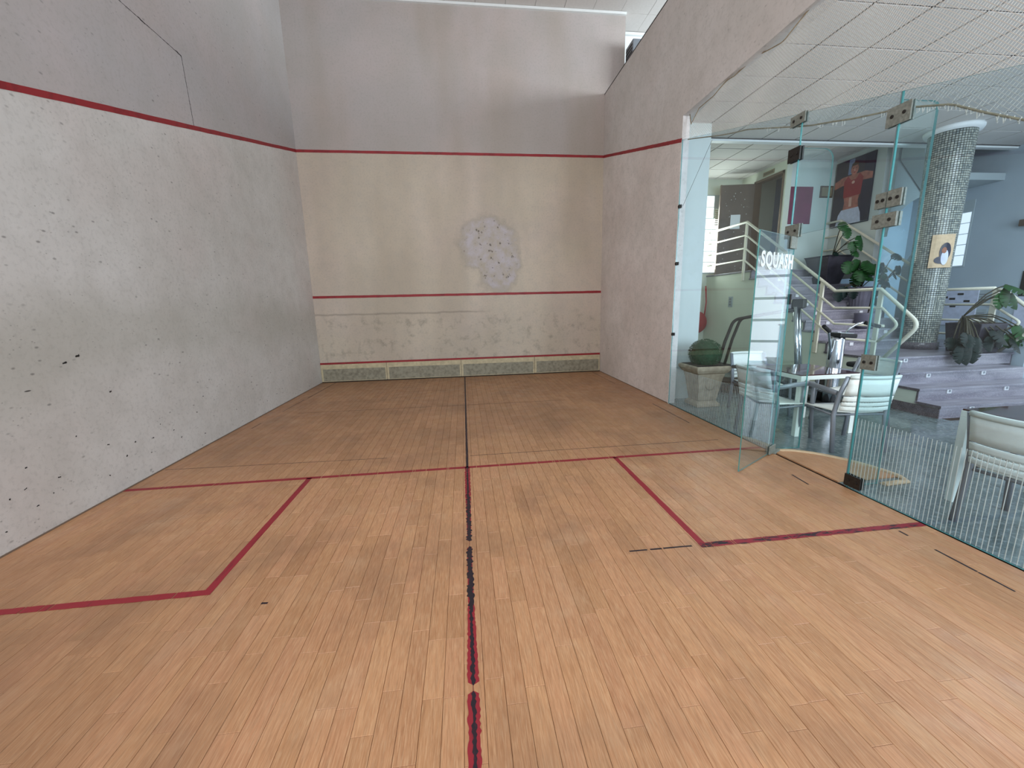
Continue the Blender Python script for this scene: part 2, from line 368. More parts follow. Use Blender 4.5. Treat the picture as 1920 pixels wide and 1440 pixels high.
def plank_mb(mb, pl, tones):
    x0, x1, y0, y1 = pl; g = .0006; h = random.uniform(-.0004, .0004); c = .0016; t = random.uniform(-.0002, .0002)
    x0 += g; x1 -= g; y0 += g; y1 -= g
    vs = [(x0, y0, -.012), (x1, y0, -.012), (x1, y1, -.012), (x0, y1, -.012), (x0, y0, h-c), (x1, y0, h-c), (x1, y1, h-c), (x0, y1, h-c),
          (x0+c*.7, y0+c*.7, h), (x1-c*.7, y0+c*.7, h+t), (x1-c*.7, y1-c*.7, h+t), (x0+c*.7, y1-c*.7, h)]
    fs = [(0, 1, 5, 4), (1, 2, 6, 5), (2, 3, 7, 6), (3, 0, 4, 7), (4, 5, 9, 8), (5, 6, 10, 9), (6, 7, 11, 10), (7, 4, 8, 11), (8, 9, 10, 11)]
    mb.add(vs, fs); tones += [(random.betavariate(2.2, 2.2), random.random()**1.6)]*9
def set_tone(me, tones):
    for nm, k in (('tone', 0), ('hue', 1)):
        a = me.attributes.new(nm, 'FLOAT', 'FACE'); a.data.foreach_set('value', [t[k] for t in tones])
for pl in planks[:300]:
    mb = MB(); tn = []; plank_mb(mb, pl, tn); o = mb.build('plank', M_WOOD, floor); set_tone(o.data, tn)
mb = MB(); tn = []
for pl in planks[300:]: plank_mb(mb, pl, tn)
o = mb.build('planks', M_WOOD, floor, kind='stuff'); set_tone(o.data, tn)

# court lines painted on the boards, broken at the joints and ragged at the edges
def strip(mb, a, b, wd, rag=.004, step=.03, z=.0012, mi=0, gaps=(), taper=None):
    a = Vector((a[0], a[1], 0)); b = Vector((b[0], b[1], 0)); L = (b-a).length; d = (b-a)/L; n = Vector((-d.y, d.x, 0)); k = max(2, int(L/step)); pv = None
    st = sorted([L*i/k for i in range(k+1)]+[q for g in gaps for q in g if 0 < q < L])
    for i, s in enumerate(st):
        p = a+d*s; wl = wd/2+random.uniform(-rag, rag*.4); wr = wd/2+random.uniform(-rag, rag*.4)
        if taper: q = taper(p); wl *= q; wr *= q
        cur = (p+n*wl, p-n*wr)
        if pv and not any(g0-1e-6 <= ps and s <= g1+1e-6 for g0, g1 in gaps):
            q = [pv[0], pv[1], cur[1], cur[0]]; mb.add([(v.x, v.y, z) for v in q]+[(v.x, v.y, z-.0009) for v in q], [(0, 1, 2, 3), (7, 6, 5, 4), (0, 3, 7, 4), (1, 5, 6, 2)], mi)
        pv = cur; ps = s
    return mb
YSH, YBX, XL, XR, XM = -5.41, -7.02, 1.64, 4.72, 3.165
jg = lambda a, b, k: [(s, s+.006) for s in [random.uniform(0, abs(b-a)) for _ in range(k)]]
o = strip(MB(), (0.003, YSH), (W-.01, YSH), .05, .002, .0433, gaps=jg(0, W, 26)).build('short_line', M_RED, floor, label='dark red line painted across the whole floor')
mb = strip(MB(), (XL, YSH), (XL, YBX), .05, .002, .05); strip(mb, (XL+.025, YBX), (.003, YBX), .05, .003, .0433, z=.0024, gaps=jg(0, 1.6, 7))
mb.build('service_box_line', M_RED, floor, label='dark red corner line of the left service box')
mb = strip(MB(), (XR, YSH), (XR, YBX), .05, .003, .05); strip(mb, (XR-.025, YBX), (W-.01, YBX), .052, .004, .0433, z=.0024, mi=1, gaps=jg(0, 1.6, 9))
mb.build('service_box_line', [M_RED, M_REDB], floor, label='dark red corner line of the right service box with black wear')
strip(MB(), (XM+.0, -.08), (XM, YSH), .026, .002, .05).build('half_court_line', M_BLK, floor, label='thin black front part of the centre line')
def tp(p):
    y = p.y
    if y > -6.72: return 1 if y > -5.9 else 1-(-5.9-y)*.6
    if y > -6.80: return .05
    if y > -7.35: return .62
    if y > -7.82: return .75+(-7.35-y)*.55
    if y > -7.85: return .05
    return 1.0
mb = strip(MB(), (XM, YSH), (XM, YB+.05), .052, .006, .014, z=.0012, taper=tp)
strip(mb, (XM, YSH), (XM, YB+.05), .020, .007, .012, z=.0017, mi=1, taper=lambda p: (1.9 if -7.36 < p.y < -6.0 else 1.) if tp(p) > .1 else .05)
mb.build('half_court_line', [M_RED, M_BLK], floor, label='ragged red centre line with black tape residue')
mb = MB()
for a, b, wd in (((4.207, -7.011), (4.33, -7.012), .014), ((4.35, -7.012), (4.43, -7.013), .014), ((4.44, -7.013), (4.64, -7.015), .014), ((6.155, -3.3), (6.145, -4.4), .012),
                 ((6.16, -6.11), (6.137, -6.32), .014), ((6.14, -7.07), (6.138, -7.13), .014), ((6.138, -7.29), (6.131, -7.68), .013), ((6.19, -.1), (6.18, -1.6), .010),
                 ((.31, -.08), (.26, -1.6), .012), ((.245, -1.75), (.225, -2.6), .010), ((.2, -3.25), (.19, -3.5), .010), ((.53, -2.748), (2.6, -2.755), .008), ((2.7, -2.756), (4.86, -2.76), .008),
                 ((.03, -4.93), (2.3, -5.0), .007), ((3.2, -5.09), (6.1, -5.09), .008), ((2.0, -7.16), (2.035, -7.163), .014)):
    strip(mb, a, b, wd, .0015, .05, gaps=jg(0, 2, 3))
mb.build('old_line_mark', M_BLK, floor, label='thin black remains of older court lines')

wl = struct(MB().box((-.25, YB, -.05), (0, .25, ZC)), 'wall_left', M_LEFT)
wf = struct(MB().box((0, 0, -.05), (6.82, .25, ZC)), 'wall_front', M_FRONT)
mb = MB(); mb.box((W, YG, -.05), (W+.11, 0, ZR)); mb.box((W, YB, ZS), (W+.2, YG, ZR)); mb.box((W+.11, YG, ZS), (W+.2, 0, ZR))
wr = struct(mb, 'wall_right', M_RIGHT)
struct(MB().box((W-.006, YB, ZR), (W+.22, 0, ZR+.014)), 'trim_1', M_DMETAL)
def wall_strip(mb, p, q, wd, nrm, rag=.002, n=60):
    p, q, nrm = Vector(p), Vector(q), Vector(nrm); d = (q-p); up = nrm.cross(d).normalized(); pv = None
    for i in range(n+1):
        c = p+d*i/n; cur = (c+up*(wd/2+random.uniform(-rag, rag)), c-up*(wd/2+random.uniform(-rag, rag)))
        if pv:
            a = [pv[0], pv[1], cur[1], cur[0]]; mb.add([v for v in a]+[v+nrm*.002 for v in a], [(3, 2, 1, 0), (4, 5, 6, 7), (0, 4, 7, 3), (1, 2, 6, 5)])
        pv = cur
    return mb
wall_strip(MB(), (0, 0, outz(0)), (0, YB, outz(YB)), .052, (1, 0, 0)).build('out_line', M_REDW, wl, label='sloping dark red line on the left wall')
wall_strip(MB(), (.0, -.001, 4.754), (W, -.001, 4.754), .052, (0, -1, 0)).build('out_line', M_REDW, wf, label='upper dark red line across the front wall')
wall_strip(MB(), (.0, -.001, 1.867), (W, -.001, 1.867), .052, (0, -1, 0)).build('service_line', M_REDW, wf, label='middle dark red line across the front wall')
wall_strip(MB(), (W, 0, outz(0)), (W, YG, outz(YG)), .052, (-1, 0, 0)).build('out_line', M_REDW, wr, label='sloping dark red line on the right wall')
mb = MB()
for a, b, wd in (((0, -4.35, 4.61), (0, -3.42, 4.607), .005), ((0, -3.42, 4.607), (0, -3.385, 3.87), .0045)): wall_strip(mb, a, b, wd, (1, 0, 0), .0022, 50)
for y_ in (-3.46, -4.02): wall_strip(mb, (0, y_-.06, 4.612), (0, y_+.04, 4.603), .012, (1, 0, 0), .004, 5)
mb.build('crack', M_DMETAL, wl, label='thin dark right-angled crack in the plaster')
mb = MB()
for k in range(34):                                            # dark chips low on the left wall
    y_ = random.uniform(-7.2, -1.2); z_ = abs(random.gauss(0, .35))+.12
    if z_ > 1.1: continue
    l = random.uniform(.006, .022); wall_strip(mb, (0, y_, z_), (0, y_+l, z_+random.uniform(-.006, .01)), random.uniform(.004, .010), (1, 0, 0), .002, 3)
for y_, z_ in ((-5.7, 1.23), (-5.58, 1.27)): wall_strip(mb, (0, y_, z_), (0, y_+.035, z_+.008), .014, (1, 0, 0), .003, 4)
mb.build('chips', M_BLACK, wl, kind='stuff', label='small dark chips and ball scuffs in the plaster')
# tin: four boards with grey sheet below a cream band, red strip on top
xs = [0.0, 1.425, 3.094, 4.808, 6.396]
for k in range(4):
    a, b = xs[k]+.004, xs[k+1]-.004
    p = MB().box((a, -.026, .02), (b, 0, .405)).build('tin_board', M_TINC, wf, bevel=.002, label='cream painted kick board')
    mb = MB().box((a+.045, -.030, .035), (b-.03, -.026, .30)); mb.build('grey_sheet', M_TING, p)
    MB().box((a, -.028, .405), (b, 0, .445)).build('red_strip', M_REDW, p)
MB().box((0, -.02, -.0), (W, 0, .02)).build('base_gap', M_RUB, wf)
struct(MB().box((0, YB, -.002), (.008, 0, .010)), 'shadow_strip_left', M_SHSTRIP)  # brown strips stand in for the thin shadow at the wall foot
struct(MB().box((W-.008, YG, -.002), (W, 0, .010)), 'shadow_strip_right', M_SHSTRIP)

# court ceiling: tiles 0.6 m
def tile_ceiling(name, x0, x1, y0, y1, z, ox, oy, vis, skip=None, sz=.6, gp=.011):
    root = struct(MB().box((x0, y0, z+.012), (x1, y1, z+.06)), name, M_TGAP)
    base = MB().box((-sz/2+gp, -sz/2+gp, 0), (sz/2-gp, sz/2-gp, .010)).mesh('ceiling_tile', M_TILE)
    i0 = int(math.floor((x0-ox)/sz)); j0 = int(math.floor((y0-oy)/sz)); rest = MB(); cnt = 0
    for i in range(i0, int((x1-ox)/sz)+2):
        for j in range(j0, int((y1-oy)/sz)+2):
            a, b, c, d = ox+i*sz, ox+(i+1)*sz, oy+j*sz, oy+(j+1)*sz
            A, B, C_, D = max(a, x0), min(b, x1), max(c, y0), min(d, y1)
            if B-A < .03 or D-C_ < .03: continue
            if skip and skip(A, B, C_, D): continue
            if cnt < 290 and vis(A, B, C_, D):
                cnt += 1
                if B-A > sz-.001 and D-C_ > sz-.001:
                    o = bpy.data.objects.new('ceiling_tile', base); o.location = ((A+B)/2, (C_+D)/2, z+random.uniform(-.0015, .0015)); COL.objects.link(o); o.parent = root
                else: MB().box((A+gp, C_+gp, z), (B-gp, D-gp, z+.012)).build('ceiling_tile', M_TILE, root)
            else: rest.box((A+.004, C_+.004, z), (B-.004, D-.004, z+.012))
    if rest.v: rest.build('ceiling_tiles', M_TILE, root, kind='stuff')
    return root
tile_ceiling('ceiling', -.0, 13.0, YB, .6, ZC, .1, 0, lambda a, b, c, d: d > -2.2, gp=.003)
struct(MB().box((0, -.05, ZC-.05), (6.82, 0, ZC-.005)), 'trim_2', M_WHITE)
# mezzanine beyond the right wall
struct(MB().box((6.82, .6, 4.6), (13.0, .8, ZC)), 'wall_upper', M_WHITE)
struct(MB().box((6.82, .54, ZC-.06), (13.0, .6, ZC-.01)), 'trim_3', M_WHITE)
struct(MB().box((W+.2, YB, 4.62), (13.0, .6, 4.75)), 'floor_upper', M_TGAP)
ac = thing('air_conditioner', 'white box air conditioner seen above the right court wall', 'air conditioner', (6.86, -.32, 6.18))
MB().box((0, 0, 0), (.75, .38, .68)).build('casing', M_CHG, ac, bevel=.015)
mb = MB()
for k in range(9): mb.box((-.006, .03, .06+k*.065), (0, .35, .09+k*.065))
mb.build('side_grille', M_DMETAL, ac, label='dark louvred side')
MB().tube([(.36, .38, .1), (.36, .62, .1)], .02, 8).build('pipe', M_WHITE, ac)
for zz in (.0,): MB().box((.05, .02, -.9), (.7, .36, 0)).build('stand', M_DMETAL, ac)

# ------------------------------------------------------------------ lobby shell
XR2 = 13.2
struct(MB().box((W+.02, -9.75, -.05), (XR2, .8, -.002)), 'floor_lobby', M_GAP)
lf = bpy.data.objects['floor_lobby']
slab = .6; k = 0
for i in range(12):
    for j in range(18):
        a = W+.03+i*slab; c = -9.75+j*slab
        b = min(a+slab, XR2); d = min(c+slab, .8)
        if b-a < .05 or d-c < .05 or (a > 9.3 and d > -4.85): continue
        if k < 290: MB().box((a+.001, c+.001, -.012), (b-.001, d-.001, random.uniform(-.0006, .0))).build('floor_slab', M_MARB, lf); k += 1
tile_ceiling('ceiling_lobby', W+.2, XR2, -9.75, -2.55, LC, 7.0, -4.9, lambda a, b, c, d: True)
tile_ceiling('ceiling_landing', W+.2, XR2, -2.45, .62, 4.5, 7.0, -4.9, lambda a, b, c, d: True)
struct(MB().box((W+.2, -2.55, 4.16), (XR2, -2.45, 4.56)), 'trim_4', M_WHITE)
struct(MB().box((W+.2, -2.57, 4.19), (XR2, -2.55, 4.215)), 'trim_5', M_TGAP)
struct(MB().box((W+.2, .6, 0), (11.3, .8, 4.56)), 'wall_far', M_CREAM)
struct(MB().box((W+.11, -3.06, 0), (7.01, -2.86, LC+.0)), 'wall_pier', M_LOB_WALL)
struct(MB().box((W+.2, -2.86, 0), (W+.25, .6, LC+.3)), 'wall_lobby_left', M_CREAM)
# wall with the blue opening (faces left), wall with plaque (faces camera), poster wall (faces left)
XA, YW2, XC = 10.15, -.812, 11.306
mb = MB(); mb.box((XA, .14, 2.2), (XA+.12, .6, 4.5)); mb.box((XA, YW2, 4.28), (XA+.12, .14, 4.5)); mb.box((XA, YW2, 2.2), (XA+.12, -.74, 4.28))
struct(mb, 'wall_landing', M_CREAM)
struct(MB().box((XA+.12, YW2, 2.2), (XC+.1, YW2+.12, 4.5)), 'wall_plaque', M_LOB_WALL)
struct(MB().box((XC, -1.88, 2.0), (XC+.12, YW2, 4.5)), 'wall_poster', M_LOB_WALL)
struct(MB().box((XA+.9, -.69, 2.2), (XA+.95, .6, 4.5)), 'wall_inner_room', M_BLUER)
d1 = thing('door', 'brown door leaf standing open at the top of the stairs with a paper notice', 'door', (XA, .127, 2.23), PI-.19)
MB().box((0, -.02, .0), (.78, .02, 2.04)).build('panel', M_BRDOOR, d1, bevel=.003)
MB().box((.30, .021, 1.05), (.52, .024, 1.37)).build('notice', M_PAPER, d1, label='white paper notice')
MB().box((.765, -.024, 0), (.79, .024, 2.045)).build('edge_strip', M_FRAMEB, d1)
mb = MB()
for k in range(60):
    x_ = random.uniform(.03, .75); z_ = random.uniform(.1, 2.0); r_ = random.uniform(.003, .012); mb.box((x_, .0205, z_), (x_+r_, .022, z_+r_*1.3))
mb.build('paint_specks', M_PAPER, d1, kind='stuff')
for z_ in (.25, 1.0, 1.8): MB().tube([(.0, .0, z_), (.0, .0, z_+.1)], .012, 8).build('hinge', M_METAL, d1)
fr = MB(); fr.box((XA-.02, .10, 2.23), (XA+.14, .15, 4.31)); fr.box((XA-.02, -.76, 2.23), (XA+.14, -.72, 4.31)); fr.box((XA-.02, -.76, 4.26), (XA+.14, .15, 4.31))
fr.build('door_2', M_FRAMEB, kind='structure')
s1 = thing('wall_sign', 'small grey lettered sign on the cream wall above the blue doorway', 'sign', (XA-.004, -.28, 4.39), -PI/2)
MB().box((-.17, -.006, -.045), (.17, .004, .045)).build('board', M_GOLD, s1, bevel=.002)
mb = MB()
for k in range(9): mb.box((-.14+k*.032, -.008, -.02), (-.125+k*.032, -.006, .02))
mb.build('lettering', M_DMETAL, s1, kind='stuff')
# glass block windows
def gb_window(name, p0, u, v, nu, nv, su, sv, nrm, mat, skip=()):
    p0, u, v, nrm = Vector(p0), Vector(u), Vector(v), Vector(nrm)
    root = struct(MB().prism([p0-u*.02-v*.02, p0+u*(nu*su+.02)-v*.02, p0+u*(nu*su+.02)+v*(nv*sv+.02), p0-u*.02+v*(nv*sv+.02)], nrm*.012), name, M_SOFF)
    for i in range(nu):
        for j in range(nv):
            if (i, j) in skip: continue
            a = p0+u*(i*su+.008)+v*(j*sv+.008)+nrm*.012; b = a+u*(su-.016); c = b+v*(sv-.016); d = a+v*(sv-.016)
            MB().prism([a, b, c, d], nrm*.012).build('glass_block', mat, root)
    return root
gb_window('window_1', (9.20, .6, 2.30), (1, 0, 0), (0, 0, 1), 2, 7, .235, .26, (0, -1, 0), M_GBL, skip=((1, 6), (1, 5)))
v1 = thing('vent_grille', 'small cream louvred vent beside the glass blocks near the brown door', 'vent', (9.56, .588, 3.62))
MB().box((-.10, -.01, -.2), (.10, .012, .2)).build('frame', M_CREAM, v1)
for k in range(8): MB().box((-.085, -.022, -.18+k*.046), (.085, -.01, -.16+k*.046)).build('slat', M_GOLD, v1)
gb_window('window_2', (XR2, -2.04, 2.18), (0, 1, 0), (0, 0, 1), 4, 6, .19, .205, (-1, 0, 0), M_GB, skip=((0, 5), (2, 5), (3, 5), (3, 4)))
# right end wall and behind
struct(MB().box((XR2, -9.75, 0), (XR2+.2, .8, 4.56)), 'wall_lobby_right', M_GREYW)
struct(MB().box((XC+.12, -.9, .7), (XR2, -.7, 4.56)), 'wall_alcove', M_BLUEW)
# arched soffit pieces over the alcove
def arch(x0, x1, z0, z1, ztop, y0, th, n=14):
    pts = [(x0, y0, ztop), (x0, y0, z0)]+[(x0+(x1-x0)*(1-math.cos(PI/2*i/n)), y0, z0+(z1-z0)*math.sin(PI/2*i/n)) for i in range(1, n+1)]+[(x1, y0, ztop)]
    return MB().prism(list(reversed(pts)), (0, th, 0))
struct(arch(XC+.12, 12.9, 2.75, 3.65, 4.5, -2.0, .12), 'wall_arch', M_SOFF)
mb = MB().prism([(XC+.13, -2.44, 4.48), (XC+.13, -2.44, 4.1), (12.2, -2.44, 3.35), (12.4, -2.44, 3.35), (12.4, -2.44, 4.48)], (0, .4, 0)); struct(mb, 'trim_6', M_SOFF)
# recessed soffit right: lower slab with a downlight
struct(MB().prism([(12.0, -2.44, 3.66), (13.2, -2.44, 3.66), (13.2, -2.44, 3.78), (12.0, -2.44, 3.78)], (0, 1.6, 0)), 'trim_7', M_SOFF)
dl = thing('downlight', 'round recessed downlight in the soffit right of the mosaic column', 'lamp', (12.62, -2.2, 3.66))
MB().lathe([(.075, -.012), (.085, -.004), (.085, 0)], n=20).build('ring', M_WHITE, dl); MB().lathe([(.06, -.014), (.06, -.010)], n=20).build('lamp', M_SPOT, dl)
# glazed entrance on the right wall, outside the picture but mirrored by the open glass door
ent = thing('entrance_door', 'tall white framed glazed entrance door with daylight behind', 'door', (XR2-.02, -5.25, 0), -PI/2)
for i in range(3):
    for j in range(5):
        MB().box((-1.35+i*.92, 0, .1+j*.52), (-1.35+i*.92+.84, .012, .1+j*.52+.46)).build('pane', M_DAY, ent)
mb = MB()
for i in range(4): mb.box((-1.43+i*.92, -.04, 0), (-1.35+i*.92, .02, 2.75))
for j in range(6): mb.box((-1.43, -.035, .04+j*.52), (1.41, .02, .1+j*.52))
mb.build('frame', M_WHITE, ent)

# ------------------------------------------------------------------ glass wall, fins, door
def pane_mb(pts, nrm, th=.012, mb=None):
    mb = mb or MB(); n = len(pts); nrm = Vector(nrm).normalized(); d = nrm*th
    vs = [Vector(p) for p in pts]+[Vector(p)+d for p in pts]
    mb.add(vs, [tuple(reversed(range(n))), tuple(range(n, 2*n))], 0); mb.add(vs, [(i, (i+1) % n, n+(i+1) % n, n+i) for i in range(n)], 1); return mb
GX = W+.004; YD0, YD1 = -5.50, -6.41
def clampf(name, parent, c, sx, sy, sz, mat, lab=None, rot=0):
    root = MB()
    M = Matrix.Translation(c) @ Matrix.Rotation(rot, 4, 'X')
    root.box((-sx, -sy/2, -sz/2), (-.001, sy/2, sz/2), M=M); root.box((.013, -sy/2, -sz/2), (.013+sx, sy/2, sz/2), M=M)
    o = root.build(name, mat, parent)
    bt = MB().tube([M @ Vector((-sx-.006, -sy*.25, 0)), M @ Vector((-sx, -sy*.25, 0))], .012, 10); bt.tube([M @ Vector((-sx-.006, sy*.25, 0)), M @ Vector((-sx, sy*.25, 0))], .012, 10)
    bt.build('bolt', M_DMETAL, o); return o
GW = thing('glass_wall', 'frameless glass side wall with steel clamps and white stripes along the bottom', 'glass wall')
g1 = pane_mb([(GX, YG-.004, 0.004), (GX, YD0+.004, .004), (GX, YD0+.004, GT(YD0)), (GX, YG-.004, GT(YG))], (1, 0, 0)).build('pane', [M_GLASS, M_EDGE], GW)
g3 = pane_mb([(GX, YD1-.004, 0.004), (GX, YB, .004), (GX, YB, GT(YB)), (GX, YD1-.004, GT(YD1))], (1, 0, 0)).build('pane', [M_GLASS, M_EDGE], GW)
g2 = pane_mb([(GX, YD0-.004, 2.205), (GX, YD1+.004, 2.205), (GX, YD1+.004, GT(YD1)), (GX, YD0-.004, GT(YD0))], (1, 0, 0)).build('pane', [M_GLASS, M_EDGE], GW)
def stripes(root, y0, y1, ztop):
    base = MB().box((-.0012, -.0021, 0), (0, .0021, ztop)).mesh('stripe', M_STRIPE); k = 0; rest = MB(); y = y0
    while y > y1:
        if k < 260:
            o = bpy.data.objects.new('stripe', base); o.location = (GX, y, .012); COL.objects.link(o); o.parent = root
        else: rest.box((GX-.0012, y-.0026, .012), (GX, y+.0026, .012+ztop))
        k += 1; y -= .0282
stripes(g1, YG-.03, YD0, .58); stripes(g3, YD1-.03, YB, .61)
def fin(label, y, wd, ztop, r):
    n = 8; x0 = W+.02; x1 = x0+wd
    pts = [(x0, y, .004), (x1, y, .004)]+[(x1-r+r*math.cos(PI/2*i/n), y, ztop-r+r*math.sin(PI/2*i/n)) for i in range(n+1)]+[(x0, y, ztop)]
    return pane_mb(pts, (0, 1, 0), .019).build('fin', [M_FIN, M_EDGE], GW, label=label)
f1 = fin('narrow glass fin with rounded top corner at the hinge side of the doorway', YD0, .36, 3.0, .10)
f2 = fin('narrow glass fin standing behind the seam right of the doorway', YD1, .30, 3.0, .04)
clampf('clamp', GW, (GX, -6.41, 2.90), .012, .17, .13, M_METAL); clampf('clamp', GW, (GX, -5.46, GT(-5.46)-.05), .012, .17, .09, M_METAL)
clampf('clamp', GW, (GX, -5.46, 2.95), .016, .14, .12, M_DMETAL); clampf('clamp', GW, (GX, -5.53, 2.245), .014, .17, .12, M_METAL)
clampf('clamp', GW, (GX, -6.47, 2.32), .014, .10, .12, M_METAL); clampf('clamp', GW, (GX, -6.37, 2.32), .014, .08, .11, M_METAL)
clampf('clamp', GW, (GX, -6.42, 2.17), .02, .18, .10, M_METAL); clampf('clamp', GW, (GX, -6.455, 1.09), .012, .12, .12, M_METAL)
clampf('clamp', GW, (GX, -6.47, .075), .014, .14, .10, M_DMETAL)
for z_, l_ in ((2.967, ''), (2.161, ''), (1.109, '')): clampf('clip', GW, (GX, YG-.03, z_), .010, .05, .045, M_DMETAL)
MB().box((GX-.002, YD1-.003, .01), (GX+.014, YD1+.003, GT(YD1))).build('edge_strip', M_EDGE, GW, label='bright turquoise glass edge')
MB().box((GX-.004, YD1+.003, .01), (GX+.016, YD1+.008, GT(YD1))).build('seal', M_CHG, GW)
# opened door leaf
L0 = Vector((6.405, -5.56, 0)); L1 = Vector((5.708, -5.983, 0)); ld = (L1-L0); LW = ld.length; ang = math.atan2(ld.y, ld.x)
leaf = thing('glass_door', 'frameless glass door leaf swung open into the court with white SQUASH lettering', 'door', L0, ang)
pane_mb([(0, 0, .012), (LW, 0, .012), (LW, 0, 2.185), (0, 0, 2.185)], (0, 1, 0), .010).build('pane', [M_GLASS, M_EDGE], leaf)
Mt = Matrix.Translation((LW*.47, .0125, 1.945)) @ Matrix.Rotation(PI, 4, 'Z') @ Matrix.Rotation(PI/2, 4, 'X') @ Matrix.Diagonal((1.06, 1.05, 1, 1))
text_mesh('SQUASH', .17, M_ETCH, 'lettering', leaf, Mt)
for z_, h_ in ((.05, .09), (2.13, .11)):
    MB().box((-.02, -.014, z_-h_/2), (.13, -.001, z_+h_/2)).box((-.02, .011, z_-h_/2), (.13, .024, z_+h_/2)).build('hinge_plate', M_METAL, leaf, bevel=.003)
MB().box((-.09, -.05, .0), (.05, .05, .022)).build('floor_pivot', M_METAL, leaf, bevel=.004)
MB().box((-.03, -.02, 1.55), (-.0, .02, 1.65)).build('latch', M_RUB, leaf)
# wooden threshold with curved pale edge outside the door
th = MB(); n = 14; pts = [(W+.02, YD0-.02, -.002)]
for i in range(n+1):
    a = PI/2*(1-i/n); pts.append((W+.02+.10+.52*math.cos(PI/2-a)*1.0 if False else W+.02+.62*math.sin(PI/2*(i/n))**.5*(1 if i < n else 1), YD0-.02-.80*(i/n), -.002))
pts.append((W+.02, YD1+.09, -.002)); pts.reverse()
thr = th.prism(pts, (0, 0, .012)).build('door_threshold', M_WOOD); set_tone(thr.data, [(.4, .5)]*len(thr.data.polygons))
thr['label'] = 'curved wooden threshold on the lobby side of the glass doorway'; thr['category'] = 'threshold'
rim = []
for i in range(n+1): rim.append((W+.02+.62*math.sin(PI/2*(i/n))**.5, YD0-.02-.80*(i/n), .006))
rim += [(W+.60, YD1+.0, .006), (W+.35, YD1-.02, .006)]
MB().tube(rim, .034, 6, flat=.5).build('pale_edge', M_TAN, thr)

# ------------------------------------------------------------------ net over the glass wall
net = thing('safety_net', 'fine white net stretched between the upper wall and the glass top', 'net')
hooks = [(-3.40, 4.02), (-3.62, 4.15), (-4.00, 4.12), (-4.25, 4.17), (-4.36, 4.16), (-4.62, 4.19), (-4.72, 4.19), (-5.1, 4.10), (-5.45, 4.19), (-6.0, 4.14), (-6.6, 4.19), (-7.3, 4.19), (-9.7, 4.19)]
hem = [(-3.36, 3.86), (-4.0, 3.66), (-4.66, 3.48), (-5.55, 3.17), (-6.0, 3.04), (-6.39, 2.955), (-6.7, 2.84), (-6.91, 2.70), (-7.12, 2.57), (-7.8, 2.42), (-9.7, 1.9)]
def lerp(tab, y):
    for (a, za), (b, zb) in zip(tab, tab[1:]):
        if b <= y <= a: return za+(zb-za)*(a-y)/(a-b)
    return tab[-1][1]
def netx(y, z): return W+.055+.035*mnoise.noise((y*1.3, z*1.7, 2.))+.02*math.sin(y*5+z*3)
mb = MB(); P_ = .023
for dirn in (1, -1):
    c = -12.0
    while c < 0:
        run = []; z = 1.85
        while z < 4.2:
            y = c+dirn*(z-3)*1.0
            if -9.68 < y < -3.37 and lerp(hem, y) < z < lerp(hooks, y): run.append((netx(y, z), y, z))
            else:
                if len(run) > 1: mb.tube(run, .0016, 3, caps=False)
                run = []
            z += .05
        if len(run) > 1: mb.tube(run, .0016, 3, caps=False)
        c += P_*1.35
mb.build('mesh_cords', M_NET, net, kind='stuff')
yy = [-3.37-.05*i for i in range(127)]
MB().tube([(netx(y, lerp(hooks, y)), y, lerp(hooks, y)) for y in yy], .006, 5).build('top_cord', M_HEM, net)
MB().tube([(netx(y, lerp(hem, y)), y, lerp(hem, y)) for y in yy], .007, 5).build('bottom_hem', M_HEM, net)
mb = MB(); y = -5.0
while y > -9.65:
    if random.random() < (.35 if y > -6.4 else .85):
        z = lerp(hem, y); x = netx(y, z); l = random.uniform(.02, .05); a = random.uniform(-.01, .01)
        mb.tube([(x, y, z), (x+a, y-.008, z-l), (x-a, y-.016, z-l*.8), (x, y-.02, z)], .0035, 4, caps=False)
    y -= .035
mb.build('fringe_loops', M_NET, net, kind='stuff')
wire = MB().tube([(W+.05, -4.0, 3.62), (W+.05, YG-.035, 2.97)], .0025, 4).build('stay_wire', M_DMETAL); wire['label'] = 'thin dark wire running from the net down to the topmost wall clip'; wire['category'] = 'wire'

# ------------------------------------------------------------------ staircase
ST = thing('staircase', 'grey granite staircase with wide lower steps and a landing', 'stairs')
XS = 9.38
y0s = [-4.85, -4.57, -4.285, -3.95]
xend = [12.2, 11.9, 11.5, 11.75]
side = [(XS, -4.85, 0)]
prevy = None
for k in range(4):
    z1 = .175*(k+1); y0 = y0s[k]; y1 = y0s[k+1] if k < 3 else -3.05
    o = MB().box((XS-.001, y0, z1-.175), (xend[k], y0+.02, z1-.03)).build('riser', M_STEP, ST)
    MB().box((XS-.02, y0-.02, z1-.03), (xend[k]+.02, y1+.02, z1)).build('tread', M_STEP, ST, bevel=.003)
    MB().box((XS-.022, y0-.02, z1-.034), (XS-.018, y1, z1-.0)).build('tread_edge', M_NOSE, ST)
    for lx in (9.845, 10.775):
        l = MB().box((lx-.035, y0-.018, z1-.085), (lx+.035, y0, z1-.015)).build('step_light', M_LED, ST, bevel=.004)
        MB().box((lx-.016, y0-.021, z1-.066), (lx+.016, y0-.018, z1-.034)).build('louvre', M_CHG, l)
RUN, RIS = .256, .1700
